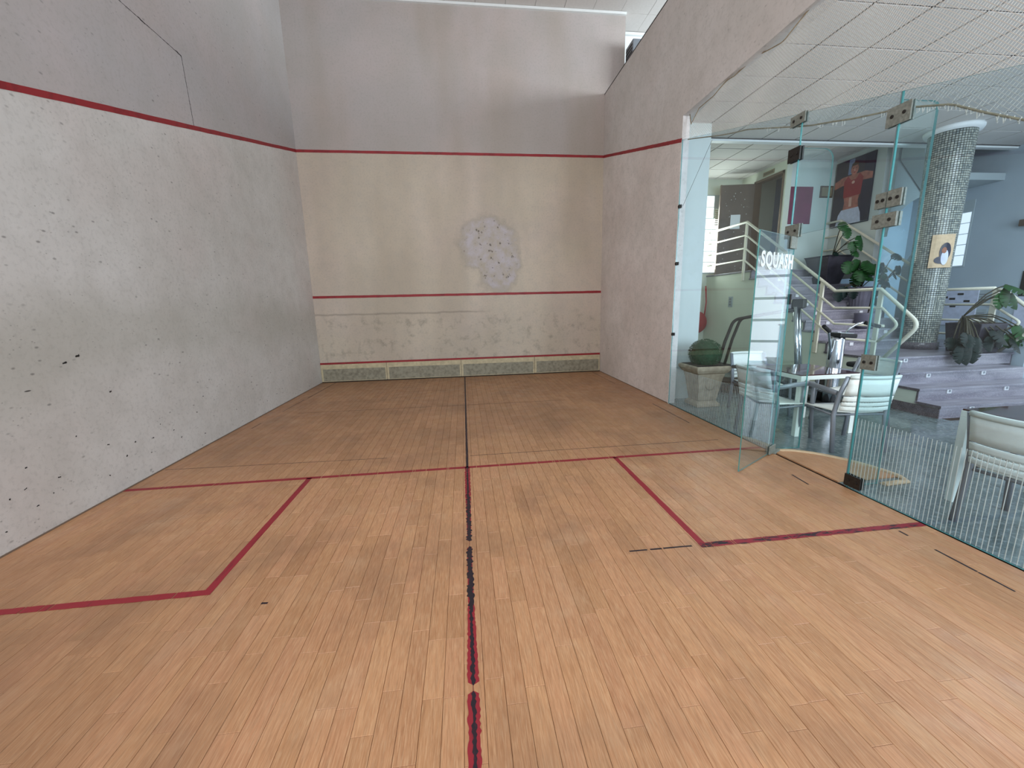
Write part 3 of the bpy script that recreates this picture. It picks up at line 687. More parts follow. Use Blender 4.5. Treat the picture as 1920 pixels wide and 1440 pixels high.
for k in range(9):
    y0 = -3.05+RUN*k; z0 = .70+RIS*k; z1 = z0+RIS; y1 = y0+RUN if k < 8 else .6
    MB().box((XS-.001, y0, z0), (XC if k < 8 else XC, y0+.02, z1-.03)).build('riser', M_STEP, ST)
    MB().box((XS-.02, y0-.02, z1-.03), (XC, y1+.02 if k < 8 else .6, z1)).build('tread', M_STEP, ST, bevel=.003)
    for lx in ((9.845, 10.775) if k % 2 == 0 else (9.845, 10.775)):
        l = MB().box((lx-.035, y0-.018, z1-.085), (lx+.035, y0, z1-.015)).build('step_light', M_LED, ST, bevel=.004)
# solid side wall under the steps, stepped outline
prof = [(-4.85, 0), (-4.85, .145), (-4.57, .145), (-4.57, .32), (-4.285, .32), (-4.285, .495), (-3.95, .495), (-3.95, .67), (-3.05, .67)]
for k in range(9):
    prof += [(-3.05+RUN*k, .67+RIS*(k+1)-.0)] ; prof += [(-3.05+RUN*(k+1) if k < 8 else .6, .67+RIS*(k+1))]
prof += [(.6, 0)]
mb = MB()
for k in range(4): mb.box((XS, y0s[k]+.02, 0), (XS+.1, (y0s[k+1]+.02 if k < 3 else -3.03), .175*(k+1)-.03))
for k in range(9): mb.box((XS, -3.03+RUN*k, 0), (XS+.1, (-3.03+RUN*(k+1) if k < 8 else .6), .70+RIS*(k+1)-.03))
mb.build('side_wall', M_CREAM, ST)
for k in range(4): MB().box((XS-.006, y0s[k]-.001, .175*k), (XS+.001, y0s[k]+.022, .175*(k+1)-.03)).build('riser_edge', M_NOSE, ST)
MB().box((XS-.012, -4.85, 0), (XS, .6, .13)).build('skirting', M_NOSE, ST)
mb = MB()
for k in range(9):
    a = -3.05+RUN*k; zz = .70+RIS*k
    mb.box((XS-.012, a-.03, zz-.03), (XS, a, zz+RIS)); mb.box((XS-.012, a-.03, zz+RIS-.035), (XS, (a+RUN if k < 8 else .6), zz+RIS))
mb.build('stepped_edge', M_NOSE, ST)
# railings
def railing(label, name, pts_top, offs, posts, tip=None, r=.024, extra=None):
    t = thing(name, label, 'railing')
    MB().tube(pts_top, r, 10).build('handrail', M_RAIL, t)
    for k, o_ in enumerate(offs): MB().tube([(p[0], p[1], p[2]-o_) for p in (extra or pts_top)], r*.72, 8).build('bar', M_RAIL, t)
    for (x, y, zb, zt) in posts: MB().box((x-.03, y-.022, zb), (x-.005, y+.022, zt)).build('post', M_RAIL, t, bevel=.003)
    return t
def curve(pts, k, r, n=6):
    """round corner k of pts with radius-ish r"""
    p, a, b = Vector(pts[k]), Vector(pts[k-1]), Vector(pts[k+1]); s = p+(a-p).normalized()*r; e = p+(b-p).normalized()*r
    c = [tuple(s*(1-t)**2+p*2*t*(1-t)+e*t*t) for t in [i/n for i in range(n+1)]]
    return pts[:k]+c+pts[k+1:]
rx = XS-.03
top = [(rx, .55, 3.25), (rx, -.80, 3.25), (rx, -3.12, 1.715), (rx, -3.87, 1.715), (rx, -4.47, 1.22), (rx, -3.93, .56)]
R1 = thing('stair_railing', 'cream tubular railing along the open left side of the staircase', 'railing')
MB().tube(curve(top, 4, .14), .026, 10).build('handrail', M_RAIL, R1)
MB().tube(curve([(rx, .55, 2.98), (rx, -.80, 2.98), (rx, -3.14, 1.44), (rx, -3.93, 1.44), (rx, -4.19, 1.20), (rx, -3.93, .945)], 4, .08), .019, 8).build('bar', M_RAIL, R1)
MB().tube([(rx, .55, 2.71), (rx, -.80, 2.71), (rx, -3.17, 1.18), (rx, -3.99, 1.18)], .019, 8).build('bar', M_RAIL, R1)
MB().tube([(rx, .55, 2.46), (rx, -.80, 2.46), (rx, -3.20, .945), (rx, -3.93, .945)], .019, 8).build('bar', M_RAIL, R1)
for (y_, zb, zt) in ((-3.88, .62, 1.71), (-2.86, .66, 1.88), (-.80, 2.02, 3.25)): MB().box((rx-.014, y_-.035, zb), (rx+.014, y_+.035, zt)).build('post', M_RAIL, R1, bevel=.004)
for y_, zb in ((-2.86, .67), (-.80, 2.04)): MB().tube([(rx, y_, zb), (rx+.05, y_, zb-.01)], .018, 8).build('anchor', M_RAIL, R1)
rx = XC-.07
R2 = thing('stair_railing', 'cream railing along the right side of the upper flight below the sports poster', 'railing')
for o_, nm in ((0, 'handrail'), (.30, 'bar'), (.58, 'bar')):
    MB().tube([(rx, -.62, 3.21-o_), (rx, -1.15, 3.21-o_), (rx, -3.05, 1.9-o_)], .024 if not o_ else .018, 8).build(nm, M_RAIL, R2)
MB().box((rx-.014, -1.2, 2.2), (rx+.014, -1.14, 3.2)).build('post', M_RAIL, R2, bevel=.004)
rx = 11.70
R3 = thing('stair_railing', 'cream railing at the right edge of the landing behind the monstera', 'railing')
MB().tube([(rx, -2.4, 1.70), (rx, -3.62, 1.70)], .026, 10).build('handrail', M_RAIL, R3)
MB().tube(curve([(rx, -3.66, 1.68), (rx, -3.74, 1.66), (rx, -4.28, 1.20), (rx, -3.70, .58)], 2, .14), .026, 10).build('handrail', M_RAIL, R3)
MB().tube(curve([(rx, -2.4, 1.44), (rx, -3.62, 1.44), (rx, -4.02, 1.16), (rx, -3.62, .9)], 2, .08), .019, 8).build('bar', M_RAIL, R3)
MB().tube([(rx, -2.4, 1.18), (rx, -3.62, 1.18)], .019, 8).build('bar', M_RAIL, R3)
MB().tube([(rx, -2.4, .94), (rx, -3.62, .94)], .019, 8).build('bar', M_RAIL, R3)
MB().box((rx-.014, -3.68, .66), (rx+.014, -3.60, 1.70)).build('post', M_RAIL, R3, bevel=.004)
# low parapets: right of the lower steps, and behind the upper flight
struct(MB().box((11.77, -4.10, 0), (XR2, -3.95, .98)), 'wall_parapet', M_GREYW)
struct(MB().box((11.74, -4.13, .98), (XR2, -3.92, 1.01)), 'trim_8', M_STEP)
struct(MB().box((11.77, -3.95, 0), (XR2, -.9, .70)), 'floor_landing_right', M_STEP)
pp = [(XC+.13, -2.5, .7), (XC+.13, -2.5, 2.15), (11.75, -2.5, 2.62), (11.85, -2.5, 2.68), (12.0, -2.5, 2.70), (12.15, -2.5, 2.70), (12.15, -2.5, .7)]
struct(MB().prism(pp, (0, .14, 0)), 'wall_parapet_back', M_GREYW)

# ------------------------------------------------------------------ mosaic column
CX, CY = 11.10, -3.10
colm = thing('mosaic_column', 'round column clad in small grey mosaic tiles beside the stairs', 'column', (CX, CY, .70))
HZ = LC-.70
rad = lambda z: .238+.045*z/HZ
MB().lathe([(rad(0)-.006, 0), (rad(HZ)-.006, HZ)], n=48).build('shaft', M_DMETAL, colm)
def mosaic():
    t = NT('mosaic_tile'); a = t.node('ShaderNodeAttribute', attribute_name='tone').outputs['Fac']
    t.color(t.mix(a, srgb((112, 122, 122)), srgb((170, 174, 164)))); t.b.inputs['Roughness'].default_value = .22; return t.m
M_MOS = mosaic(); mb = MB(); tn = []; nr = 98; nc = 48
for i in range(nr):
    z0 = .12+(HZ-.16)*i/nr; z1 = .12+(HZ-.16)*(i+1)/nr-.007
    for j in range(nc):
        a0 = 2*PI*(j+.10)/nc; a1 = 2*PI*(j+.90)/nc; r0 = rad(z0)-.006; r1 = rad(z0)+random.uniform(-.0005, .001)
        q = [(math.cos(a0), math.sin(a0)), (math.cos(a1), math.sin(a1))]
        vs = [(q[0][0]*r1, q[0][1]*r1, z0), (q[1][0]*r1, q[1][1]*r1, z0), (q[1][0]*r1, q[1][1]*r1, z1), (q[0][0]*r1, q[0][1]*r1, z1),
              (q[0][0]*r0, q[0][1]*r0, z0), (q[1][0]*r0, q[1][1]*r0, z0), (q[1][0]*r0, q[1][1]*r0, z1), (q[0][0]*r0, q[0][1]*r0, z1)]
        mb.add(vs, [(0, 1, 2, 3), (4, 5, 1, 0), (3, 2, 6, 7), (0, 3, 7, 4), (1, 5, 6, 2)]); tn += [(random.random()**.8, 0)]*5
o = mb.build('mosaic_tiles', M_MOS, colm, kind='stuff'); set_tone(o.data, tn)
MB().lathe([(.27, 0), (.27, .12)], n=40).build('base_ring', M_NOSE, colm)
MB().lathe([(.33, HZ-.07), (.35, HZ-.03), (.35, HZ)], n=40).build('collar', M_WHITE, colm)
ic = thing('picture', 'tan print of a veiled woman fixed on the mosaic column', 'picture', (CX, CY, 2.05), math.radians(242-270))
def on_col(mb, u0, u1, z0, z1, r, mi, n=6):
    vs = []; fs = []
    for i in range(n+1):
        a = -PI/2+(u0+(u1-u0)*i/n)/r; vs += [(r*math.cos(a), r*math.sin(a), z0), (r*math.cos(a), r*math.sin(a), z1)]
    for i in range(n): fs.append((2*i, 2*i+2, 2*i+3, 2*i+1))
    mb.add(vs, fs, mi)
mb = MB(); R0 = .285
on_col(mb, -.15, .15, 0, .52, R0, 0)
mb.build('sheet', M_TAN, ic)
def blob_col(name, mat, cx, cz, rx_, rz_, r, n=16):
    vs = [(r*math.cos(-PI/2+cx/r), r*math.sin(-PI/2+cx/r), cz)]
    for i in range(n):
        a = 2*PI*i/n; u = cx+rx_*math.cos(a); vs.append((r*math.cos(-PI/2+u/r), r*math.sin(-PI/2+u/r), cz+rz_*math.sin(a)))
    MB().add(vs, [(0, i+1, (i+1) % n+1) for i in range(n)]).build(name, mat, ic)
blob_col('robe', M_NAVY, -.01, .12, .085, .06, R0+.007); blob_col('veil', M_NAVY, .03, .25, .075, .14, R0+.008); blob_col('wimple', M_WHP, .03, .16, .048, .12, R0+.009); blob_col('face', M_FACE, .012, .27, .032, .048, R0+.010)

# ------------------------------------------------------------------ wall things in the lobby
pu = MB().box((10.277, YW2-.012, 3.20), (10.80, YW2, 3.96)).build('poster', M_PURP, bevel=.002); pu['label'] = 'plain purple poster on the wall left of the small plaque'; pu['category'] = 'poster'
pq = thing('plaque', 'small dark framed plaque between the purple and the sports poster', 'plaque', (11.12, YW2, 3.86))
MB().box((-.15, -.02, -.12), (.15, 0, .12)).build('frame', M_WOODF, pq, bevel=.004); MB().box((-.12, -.023, -.09), (.12, -.02, .09)).build('face_plate', M_GOLD, pq)
po = thing('poster', 'large poster of a person in a red crop top with outstretched arms', 'poster', (XC, 0, 0))
MB().box((-.03, -1.69, 3.10), (0, -.85, 4.40)).build('backing', M_NAVY, po, bevel=.002)
def flat(name, mat, pts, d): MB().prism([(-.03-d, y, z) for y, z in reversed(pts)], (-.001, 0, 0)).build(name, mat, po)
C_ = -1.28
ell = lambda cy, cz, ry, rz, n=18: [(cy+ry*math.cos(2*PI*i/n), cz+rz*math.sin(2*PI*i/n)) for i in range(n)]
flat('trousers', M_WHP, [(C_-.26, 3.12), (C_+.30, 3.12), (C_+.26, 3.33), (C_+.20, 3.42), (C_-.18, 3.42), (C_-.23, 3.30)], 0)
flat('belly', M_SKIN, [(C_-.17, 3.42), (C_+.17, 3.42), (C_+.15, 3.56), (C_+.18, 3.70), (C_-.18, 3.70), (C_-.15, 3.56)], .0002)
flat('arms', M_SKIN, [(C_-.40, 3.90), (C_-.40, 4.02), (C_-.24, 4.08), (C_+.24, 4.08), (C_+.42, 4.02), (C_+.42, 3.88), (C_+.2, 3.92), (C_-.2, 3.92)], .0001)
flat('crop_top', M_REDP, [(C_-.19, 3.66), (C_+.19, 3.66), (C_+.20, 3.85), (C_+.21, 3.98), (C_+.13, 4.08), (C_+.07, 4.0), (C_-.07, 4.0), (C_-.12, 4.08), (C_-.21, 3.98), (C_-.20, 3.85)], .0004)
flat('neck', M_SKIN, [(C_-.06, 3.98), (C_+.06, 3.98), (C_+.05, 4.12), (C_-.05, 4.12)], .0005); flat('head', M_SKIN, ell(C_, 4.19, .085, .125), .0006)
flat('hair', M_WOODF, [(C_-.085, 4.19), (C_-.07, 4.29), (C_, 4.325), (C_+.07, 4.29), (C_+.085, 4.19), (C_+.06, 4.25), (C_-.06, 4.25)], .0009)
for yy_ in (-.035, .035): flat('eye', M_NAVY, ell(C_+yy_, 4.20, .014, .008, 8), .001)
flat('mouth', M_REDP, ell(C_, 4.12, .026, .009, 8), .001); flat('nose', M_SKINL, [(C_-.012, 4.145), (C_+.012, 4.145), (C_, 4.20)], .001)
flat('backdrop', M_BLUER, [(C_+.02, 4.10), (C_+.14, 4.10), (C_+.14, 4.39), (C_+.02, 4.39)], -.0004)
flat('emblem', M_SKINL, ell(C_, 3.93, .035, .03, 10), .0007); flat('highlight', M_SKINL, [(C_-.02, 3.46), (C_+.04, 3.46), (C_+.05, 3.64), (C_-.01, 3.64)], .0006)
sw = thing('wall_switch', 'small grey switch plate on the cream wall under the landing', 'switch', (XS, -.41, 1.57), -PI/2)
MB().box((-.07, -.012, -.12), (.07, 0, .12)).build('plate', M_SOFF, sw, bevel=.004)
for dz in (-.06, 0, .06): MB().box((-.03, -.018, dz-.02), (.03, -.012, dz+.02)).build('rocker', M_CHG, sw)
hr = thing('fire_hose_reel', 'red round fire hose reel half hidden behind the wall pier', 'hose reel', (9.08, .46, 1.07))
MB().lathe([(.04, -.10), (.26, -.10), (.28, -.08), (.28, .02), (.04, .02)], n=28).build('drum', M_HOSE, hr); hr.rotation_euler = (PI/2, 0, 0)
MB().lathe([(.10, -.12), (.10, -.10)], n=20).build('hub', M_WHP, hr); MB().tube([(.2, 0, 0), (.24, .5, 0), (.2, .9, 0)], .018, 8).build('pipe', M_HOSE, hr)
scn = thing('wall_sconce', 'lit box wall sconce on the grey wall at the right edge', 'lamp', (XR2, -2.98, 2.84))
MB().box((-.12, -.20, -.06), (0, .14, .05)).build('box', M_FRAMEB, scn, bevel=.005); MB().lathe([(.03, .05), (.035, .07), (.0, .11)], (-.06, -.05, 0), 12).build('bulb', M_BULB, scn)
bd = thing('notice_board', 'pale board with dark slots behind the landing railing', 'board', (XR2-.005, -1.95, 1.36))
MB().box((-.02, -.45, -.36), (0, .30, .38)).build('panel', M_WHP, bd, bevel=.003)
for y_, z_ in ((-.16, .26), (-.03, .17), (-.28, .12), (-.06, .02), (.1, .2)): MB().box((-.024, y_-.05, z_-.02), (-.02, y_+.05, z_+.02)).build('slot', M_DMETAL, bd)
nt = thing('notices', 'row of printed papers pinned right of the slotted board', 'papers', (XR2-.005, -2.60, 1.36))
for k, (y_, z_) in enumerate(((-.05, .15), (.12, -.18), (-.08, -.22), (.13, .18))):
    p = MB().box((-.008, y_-.09, z_-.14), (0, y_+.09, z_+.14)).build('sheet', M_SOFF, nt)
    for q in range(4): MB().box((-.010, y_-.06, z_-.09+q*.05), (-.008, y_+.06, z_-.075+q*.05)).build('text_line', M_CHG, p)
mp = thing('calendar', 'tall paper with dark photo above text at the right edge', 'calendar', (XR2-.006, -3.02, 1.5))
MB().box((-.006, -.12, -.55), (0, .06, .05)).build('text_sheet', M_WHP, mp); MB().box((-.008, -.14, .06), (0, .05, .50)).build('photo', M_DMETAL, mp)
lt = thing('ceiling_light', 'bright fluorescent strip in the landing ceiling beside the pier', 'lamp', (8.0, -1.9, 4.5))
MB().box((-.5, -.12, -.03), (.35, .12, 0)).build('housing', M_WHITE, lt); MB().box((-.48, -.09, -.036), (.33, .09, -.03)).build('tube', M_TUBE, lt)

# ------------------------------------------------------------------ furniture
def make_chair():
    t = thing('armchair', '', 'chair'); W2, D2 = .27, .25
    for s in (-1, 1):
        x = s*W2
        MB().tube([(x, -D2-.03, 0), (x*.98, -D2+.02, .40), (x*.97, -D2-.02, .62), (x*.93, -D2-.09, .82)], .017, 8, flat=1.5).build('rear_leg', M_CHG, t)
        MB().tube([(x*1.02, D2+.02, 0), (x*1.02, D2-.02, .45), (x*1.02, D2-.03, .64)], .016, 8, flat=1.5).build('front_leg', M_CHG, t)
        MB().tube([(x*1.02, D2-.02, .645), (x*1.04, D2-.10, .66), (x*1.04, -.05, .655), (x, -D2, .635)], .017, 8, flat=1.6).build('armrest', M_CHG, t)
    MB().tube([(-W2, -D2+.02, .40), (W2, -D2+.02, .40)], .012, 6).tube([(-W2, D2-.02, .40), (W2, D2-.02, .40)], .012, 6).tube([(-W2, D2-.02, .40), (-W2, -D2+.02, .40)], .012, 6).tube([(W2, D2-.02, .40), (W2, -D2+.02, .40)], .012, 6).build('seat_frame', M_CHG, t)
    g = [[(-.25+.5*j/8, -.235+.46*i/7, .425+.012*math.cos(PI*i/7)-.015*math.sin(PI*j/8)) for j in range(9)] for i in range(8)]
    MB().sheet(g, .012).build('seat', M_CHW, t)
    def bk(u, v):                                                # curved backrest surface
        y = -.275-.085*v-.055*(1-(u*2-1)**2); return ((u-.5)*.50*(1-.02*v), y, .46+.37*v)
    for v0, v1 in ((.44, .92), (.27, .41), (.14, .24), (.0, .11)):
        MB().sheet([[bk(j/10, v0+(v1-v0)*i/3) for j in range(11)] for i in range(4)], .010).build('back_panel', M_CHW, t)
    MB().sheet([[bk(j/10, .93+.09*i/2) for j in range(11)] for i in range(3)], .022).build('top_rail', M_TBLW, t)
    mb = MB()
    for j in range(1, 20): mb.tube([bk(j/20, 0), bk(j/20, .26)], .0035, 4)
    mb.build('back_webbing', M_TBLW, t, kind='stuff')
    return t
ch = make_chair(); places = [
    (7.30, -5.44, math.radians(-8), 'white sling armchair with grey arms at the near side of the far table'),
    (8.08, -4.80, math.radians(90), 'white sling armchair at the right side of the far table before the stairs'),
    (7.40, -4.05, math.radians(176), 'white sling armchair beside the stone planter at the back of the far table'),
    (6.87, -4.98, math.radians(-84), 'white sling armchair seen through the open glass door leaf'),
    (6.955, -7.25, math.radians(-84), 'large white sling armchair at the right edge, its slotted back against the glass')]
for k, (x, y, a, lab) in enumerate(places):
    o = ch if k == 0 else copy_tree(ch); o.location = (x, y, 0); o.rotation_euler = (0, 0, a); o['label'] = lab; o['group'] = 'white sling armchairs in the lobby'
def table(lab, x0, y0, x1, y1, h, rz=0):
    cx, cy = (x0+x1)/2, (y0+y1)/2; t = thing('table', lab, 'table', (cx, cy, 0), rz, 'white framed tables in the lobby'); a, b = (x1-x0)/2, (y1-y0)/2; f = .055
    mb = MB(); mb.box((-a, -b, h-.06), (a, -b+f, h-.012)); mb.box((-a, b-f, h-.06), (a, b, h-.012)); mb.box((-a, -b+f, h-.06), (-a+f, b-f, h-.012)); mb.box((a-f, -b+f, h-.06), (a, b-f, h-.012))
    mb.build('frame', M_TBLW, t, bevel=.003)
    MB().box((-a+.005, -b+.005, h-.012), (a-.005, b-.005, h)).build('glass_top', M_RGLASS, t, bevel=.002)
    for sx in (-1, 1):
        for sy in (-1, 1): MB().box((sx*a-(f if sx > 0 else 0), sy*b-(f if sy > 0 else 0), 0), (sx*a+(f if sx < 0 else 0), sy*b+(f if sy < 0 else 0), h-.06)).build('leg', M_TBLW, t, bevel=.003)
    return t
table('square table with white frame and dark glass top in front of the stairs', 7.02, -5.16, 7.78, -4.42, .74)
table('table with dark red glass top cut off by the right edge', 6.95, -7.62, 7.75, -6.73, .75)

# stone planter with clipped ball
pl = thing('stone_planter', 'square flared cast stone planter with a clipped green ball behind the glass', 'planter', (6.87, -3.50, 0), .0)
def sq(prof, n=1): 
    mb = MB(); vs = []; fs = []
    for hw, z in prof: vs += [(-hw, -hw, z), (hw, -hw, z), (hw, hw, z), (-hw, hw, z)]
    for i in range(len(prof)-1):
        for k in range(4): fs.append((i*4+k, i*4+(k+1) % 4, i*4+4+(k+1) % 4, i*4+4+k))
    fs.append((3, 2, 1, 0)); fs.append(tuple(len(prof)*4-4+k for k in range(4))); return mb.add(vs, fs)
sq([(.185, 0), (.185, .05), (.16, .07), (.145, .09)]).build('plinth', M_STONE, pl, bevel=.01)
sq([(.145, .09), (.155, .14), (.20, .44), (.22, .52)]).build('body', M_STONE, pl, bevel=.015)
sq([(.22, .52), (.24, .535), (.27, .58), (.275, .60), (.275, .625), (.255, .64)]).build('rim', M_STONE, pl, bevel=.008)
o = MB().lathe([(.02, -.008), (.07, -.005), (.075, .01), (.05, .02)], n=14).build('lion_boss', M_STONE, pl); o.rotation_euler = (PI/2, 0, 0); o.location = (0, -.185, .34)
o = MB().lathe([(.02, -.008), (.07, -.005), (.075, .01), (.05, .02)], n=14).build('lion_boss', M_STONE, pl); o.rotation_euler = (PI/2, 0, PI/2); o.location = (.185, 0, .34)
MB().box((-.24, -.24, .60), (.24, .24, .645)).build('soil', M_SOIL, pl)
ballt = MB(); R_ = .232
for k in range(5200):
    z = random.uniform(-1, 1); a = random.uniform(0, 2*PI); q = math.sqrt(1-z*z); n_ = Vector((q*math.cos(a), q*math.sin(a), z))
    r_ = R_*(1+.03*mnoise.noise(n_*3.5))+random.uniform(-.02, .012); c = n_*r_+Vector((0, 0, .81)); c.z = .81+(c.z-.81)*.93
    d = (n_+Vector([random.gauss(0, .7) for _ in range(3)])).normalized(); u = d.cross(Vector((.3, .5, .8))).normalized(); v = d.cross(u)
    s_ = random.uniform(.006, .011); ballt.add([c-u*s_, c-v*s_*.6, c+u*s_, c+v*s_*.6], [(0, 1, 2, 3)])
ballt.build('ball_leaves', M_BOX, pl, kind='stuff')
MB().lathe([(.02, .62), (.13, .65), (.19, .73), (.205, .81), (.18, .91), (.09, .985), (.01, 1.0)], n=20).build('ball_core', M_BOX, pl)

# gym machines
tm = thing('treadmill', 'treadmill with black handrail and silver uprights behind the far table', 'treadmill', (8.6, -3.2, 0), math.radians(45))
MB().box((-.36, .05, .04), (.36, 1.65, .17)).build('deck', M_BLACK, tm, bevel=.02); MB().box((-.25, .10, .17), (.25, 1.62, .182)).build('belt', M_RUB, tm)
MB().box((-.36, -.22, .04), (.36, .08, .30)).build('motor_cover', M_BLACK, tm, bevel=.04)
for x_ in (-.33, .33):
    MB().tube([(x_, -.15, .2), (x_, -.01, 1.48)], .034, 10).build('upright', M_CHROME, tm)
    MB().tube(curve([(x_, -.01, 1.44), (x_, .84, 1.28), (x_, .95, .9), (x_, 1.10, .16)], 1, .10), .026, 10).build('handrail', M_BLACK, tm)
MB().box((-.34, -.12, 1.45), (.34, .05, 1.60)).build('console', M_BLACK, tm, bevel=.02); MB().box((-.2, .051, 1.49), (.2, .055, 1.57)).build('screen', M_NAVY, tm)
sp = thing('exercise_bike', 'silver and black upright exercise machine with curved handles', 'exercise machine', (8.58, -4.02, 0))
MB().box((-.28, -.10, 0), (.28, .10, .08)).build('foot', M_BLACK, sp, bevel=.02); MB().box((-.08, -.40, .02), (.08, .55, .09)).build('beam', M_BLACK, sp, bevel=.02)
MB().lathe([(.11, .08), (.10, .3), (.095, 1.0), (.09, 1.04)], n=20).build('column', M_CHROME, sp)
MB().lathe([(.115, .10), (.115, .42)], (0, .12, 0), n=20).build('flywheel_cover', M_DMETAL, sp)
MB().box((-.14, -.10, 1.04), (.14, .10, 1.10), M=Matrix.Rotation(.08, 4, 'Y')).build('console', M_BLACK, sp, bevel=.015); MB().box((-.11, -.06, 1.10), (.11, .08, 1.108), M=Matrix.Rotation(.08, 4, 'Y')).build('screen', M_SOFF, sp)
h1 = [(-.09, 0, .72), (-.12, -.03, .88), (-.24, -.10, 1.10), (-.30, -.14, 1.18)]; h2 = [(.10, 0, 1.02), (.11, -.05, 1.16), (.20, -.10, 1.24), (.26, -.14, 1.25)]
for h_, g_ in ((h1, [(-.26, -.12, 1.14), (-.40, -.16, 1.22)]), (h2, [(.26, -.14, 1.25), (.46, -.18, 1.19)])):
    MB().tube(h_, .016, 8).build('handle', M_CHROME, sp); MB().tube(g_, .026, 8).build('grip', M_RUB, sp)
MB().tube([(0, -.34, .09), (0, -.40, .66)], .025, 8).build('seat_post', M_CHROME, sp); MB().box((-.11, -.52, .66), (.11, -.28, .73)).build('saddle', M_BLACK, sp, bevel=.025)

# ------------------------------------------------------------------ plants
def leaf_mb(size, notch=True):
    n = 27; out = []
    for s in (1, -1):
        side = []
        for i in range(n+1):
            t = i/n; wv = math.sin(PI*min(1, t*.90+.10))**.7*.50
            if notch and 5 < i < n-2 and i % 5 == 0: wv *= .45
            side.append((s*wv*size, (t*1.05-.12 if i else -.02)*size))
        out.append(side)
    pts = out[0]+list(reversed(out[1][:-1])); c = [(0, (i/n*1.05-.1)*size) for i in range(n+1)]
    mb = MB(); R = n+1
    zf = lambda x, y: -.35*abs(x)-.25*(y/size)**2*size
    vs = [(x, y, zf(x, y)) for x, y in c]+[(x, y, zf(x, y)) for x, y in out[0]]+[(x, y, zf(x, y)) for x, y in out[1]]
    fs = []
    for i in range(n): fs += [(i, R+i, R+i+1, i+1), (i+1, 2*R+i+1, 2*R+i, i)]
    return mb.add(vs, fs, 0, True)
LM = {k: leaf_mb(1.0).mesh('leaf', m) for k, m in (('g', M_LEAF), ('d', M_LEAFD))}
for me in LM.values():
    pass
def put_leaf(root, p, size, aim, k='g', tilt=None):
    o = bpy.data.objects.new('leaf', LM[k]); COL.objects.link(o); o.parent = root; d = Vector(aim).normalized()
    up = Vector((random.uniform(-.3, .3), random.uniform(-1, -.4), random.uniform(.2, .9))); x = d.cross(up).normalized(); z = x.cross(d)
    M = Matrix(((x.x, d.x, z.x, 0), (x.y, d.y, z.y, 0), (x.z, d.z, z.z, 0), (0, 0, 0, 1))); o.matrix_local = Matrix.Translation(p) @ M @ Matrix.Scale(size, 4); return o
def pot_tapered(t): sq([(.16, 0), (.29, .53), (.31, .56)]).build('pot', M_POT, t, bevel=.01); sq([(.26, .54), (.26, .565)]).build('soil', M_SOIL, t)
def pot_low(t): sq([(.20, 0), (.24, .42), (.245, .46)]).build('pot', M_POT, t, bevel=.01); sq([(.21, .44), (.21, .465)]).build('soil', M_SOIL, t)
def pot_ribbed(t):
    n = 40; vs = []; fs = []
    for z, r in ((0, .15), (.42, .20)):
        for k in range(n): q = r*(1 if k % 2 else .95); vs.append((q*math.cos(2*PI*k/n), q*math.sin(2*PI*k/n), z))
    for k in range(n): fs.append((k, (k+1) % n, n+(k+1) % n, n+k))
    MB().add(vs, fs+[tuple(reversed(range(n)))]).build('pot', M_POTR, t); MB().lathe([(.17, .39), (.17, .41)], n=20).build('soil', M_SOIL, t)
def pot_round(t): MB().lathe([(.12, 0), (.17, .05), (.19, .26), (.2, .28)], n=24).build('pot', M_POTR, t); MB().lathe([(.16, .26), (.17, .27)], n=20).build('soil', M_SOIL, t)
def wplant(name, lab, base, pot, groups, stem0, sr=.009, trunk=None):
    """groups: lists of (world point, size, leaf kind); stems run from stem0 (relative to the base)"""
    t = thing(name, lab, 'plant', base); pot(t); B = Vector(base)
    if trunk: MB().tube(trunk, [.02, .016, .012], 7).build('trunk', M_STEM, t)
    for (p, size, k, drop) in groups:
        b = Vector(p)-B; a = Vector(stem0); m = (a+b)/2+Vector((0, 0, .16*(b-a).length)); q = b+Vector((0, 0, 0))
        MB().tube([a, a*.55+m*.45+Vector((0, 0, .01)), m, m*.5+b*.5+Vector((0, 0, .02)), b], sr, 6).build('stem', M_STEM, t)
        dr = Vector((b.x-a.x, b.y-a.y, 0)); dr = dr.normalized() if dr.length > .01 else Vector((1, 0, 0))
        put_leaf(t, b, size, dr*(.9-drop)+Vector((0, -.25, -drop)), k)
    return t
rd = random.uniform
wplant('potted_monstera', 'leggy monstera in a large dark tapered pot high on the stairs', (10.80, -1.42, 1.89), pot_tapered,
       [((10.50, -1.95, 3.02), .20, 'g', .7), ((10.60, -1.98, 2.90), .20, 'g', .9), ((10.92, -1.95, 2.76), .30, 'g', .8), ((10.78, -1.95, 2.66), .20, 'g', .9), ((10.86, -1.9, 2.52), .18, 'g', .6), ((10.62, -1.75, 2.50), .12, 'd', .5)], (-.05, -.12, .54), .008)
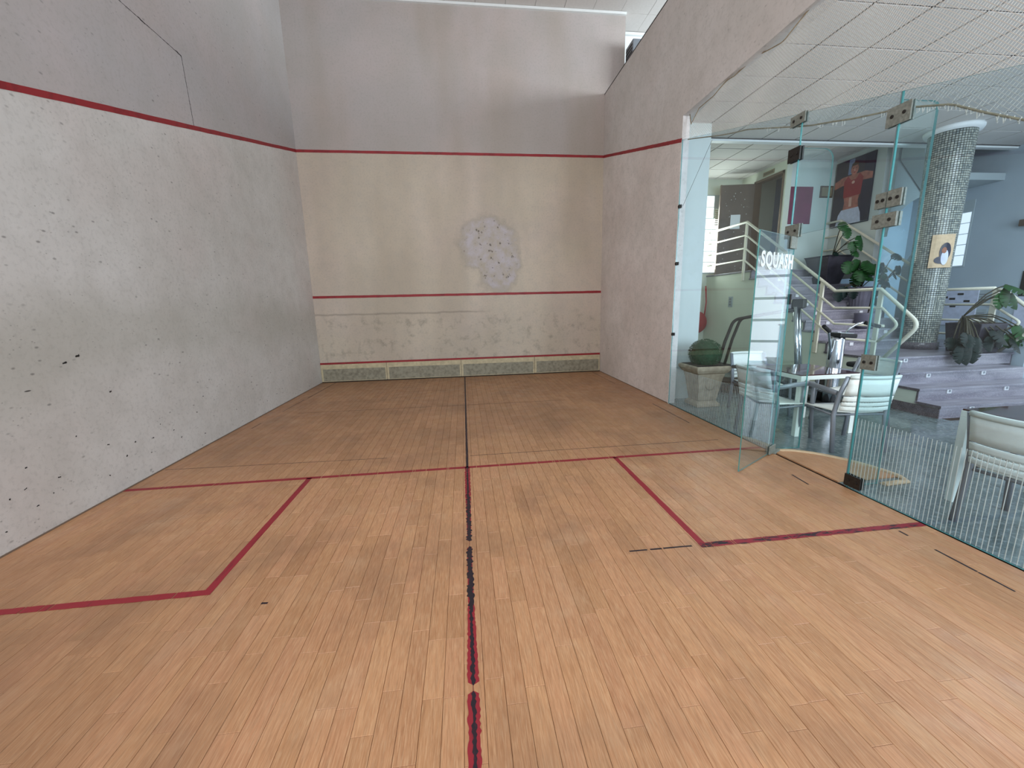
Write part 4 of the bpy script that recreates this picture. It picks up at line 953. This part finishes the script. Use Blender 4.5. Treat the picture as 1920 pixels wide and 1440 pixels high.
wplant('potted_monstera', 'bushy monstera in a ribbed grey pot on the upper stairs', (10.86, -2.15, 1.38), pot_ribbed,
       [((rd(10.60, 11.12), rd(-2.38, -2.05), rd(1.98, 2.30)), rd(.2, .28), 'g', rd(.3, .8)) for _ in range(17)]+[((10.45, -2.2, 1.80), .22, 'd', .8), ((10.38, -2.2, 1.74), .24, 'd', .7), ((10.56, -2.3, 1.76), .2, 'd', .9)], (0, 0, .4), .008)
wplant('potted_plant', 'thin stemmed plant with small dark leaves left of the mosaic column', (10.52, -2.66, 1.04), pot_round,
       [((rd(10.45, 10.95), rd(-2.9, -2.6), rd(1.45, 2.35)), rd(.12, .18), 'd', rd(.4, .9)) for _ in range(12)], (0, 0, .27), .006)
wplant('potted_monstera', 'large monstera with hanging dark leaves and two green sprays right of the column', (11.32, -3.72, .70), pot_low,
       [((11.36, -3.98, 1.74), .30, 'g', .3), ((11.42, -3.98, 1.68), .30, 'g', .9), ((11.52, -3.96, 1.60), .26, 'g', .7), ((11.34, -3.98, 1.60), .24, 'g', 1.0),
        ((11.66, -4.0, 1.12), .30, 'g', .5), ((11.74, -4.0, 1.02), .28, 'g', .9), ((11.84, -4.0, .96), .28, 'g', .6), ((11.6, -4.0, .98), .22, 'g', 1.0),
        ((11.26, -4.0, 1.06), .30, 'd', .5), ((11.40, -4.02, 1.04), .28, 'd', .9), ((11.18, -4.05, .96), .24, 'd', .9), ((11.60, -4.02, .92), .26, 'd', .6)]+
       [((rd(10.58, 10.86), rd(-4.12, -3.95), rd(.86, 1.06)), rd(.20, .26), 'd', rd(.6, 1.0)) for _ in range(14)]+[((10.70, -4.14, .86), .32, 'd', 1.0), ((10.82, -4.12, .84), .28, 'd', 1.0), ((10.60, -4.12, .84), .28, 'd', 1.0)],
       (-.24, .02, .56), .009, trunk=[(-.20, .04, .42), (-.23, .03, .50), (-.24, .02, .58)])
print('objects', len(bpy.data.objects), 'tris', sum(sum(len(p.vertices)-2 for p in m.polygons)*m.users for m in bpy.data.meshes))
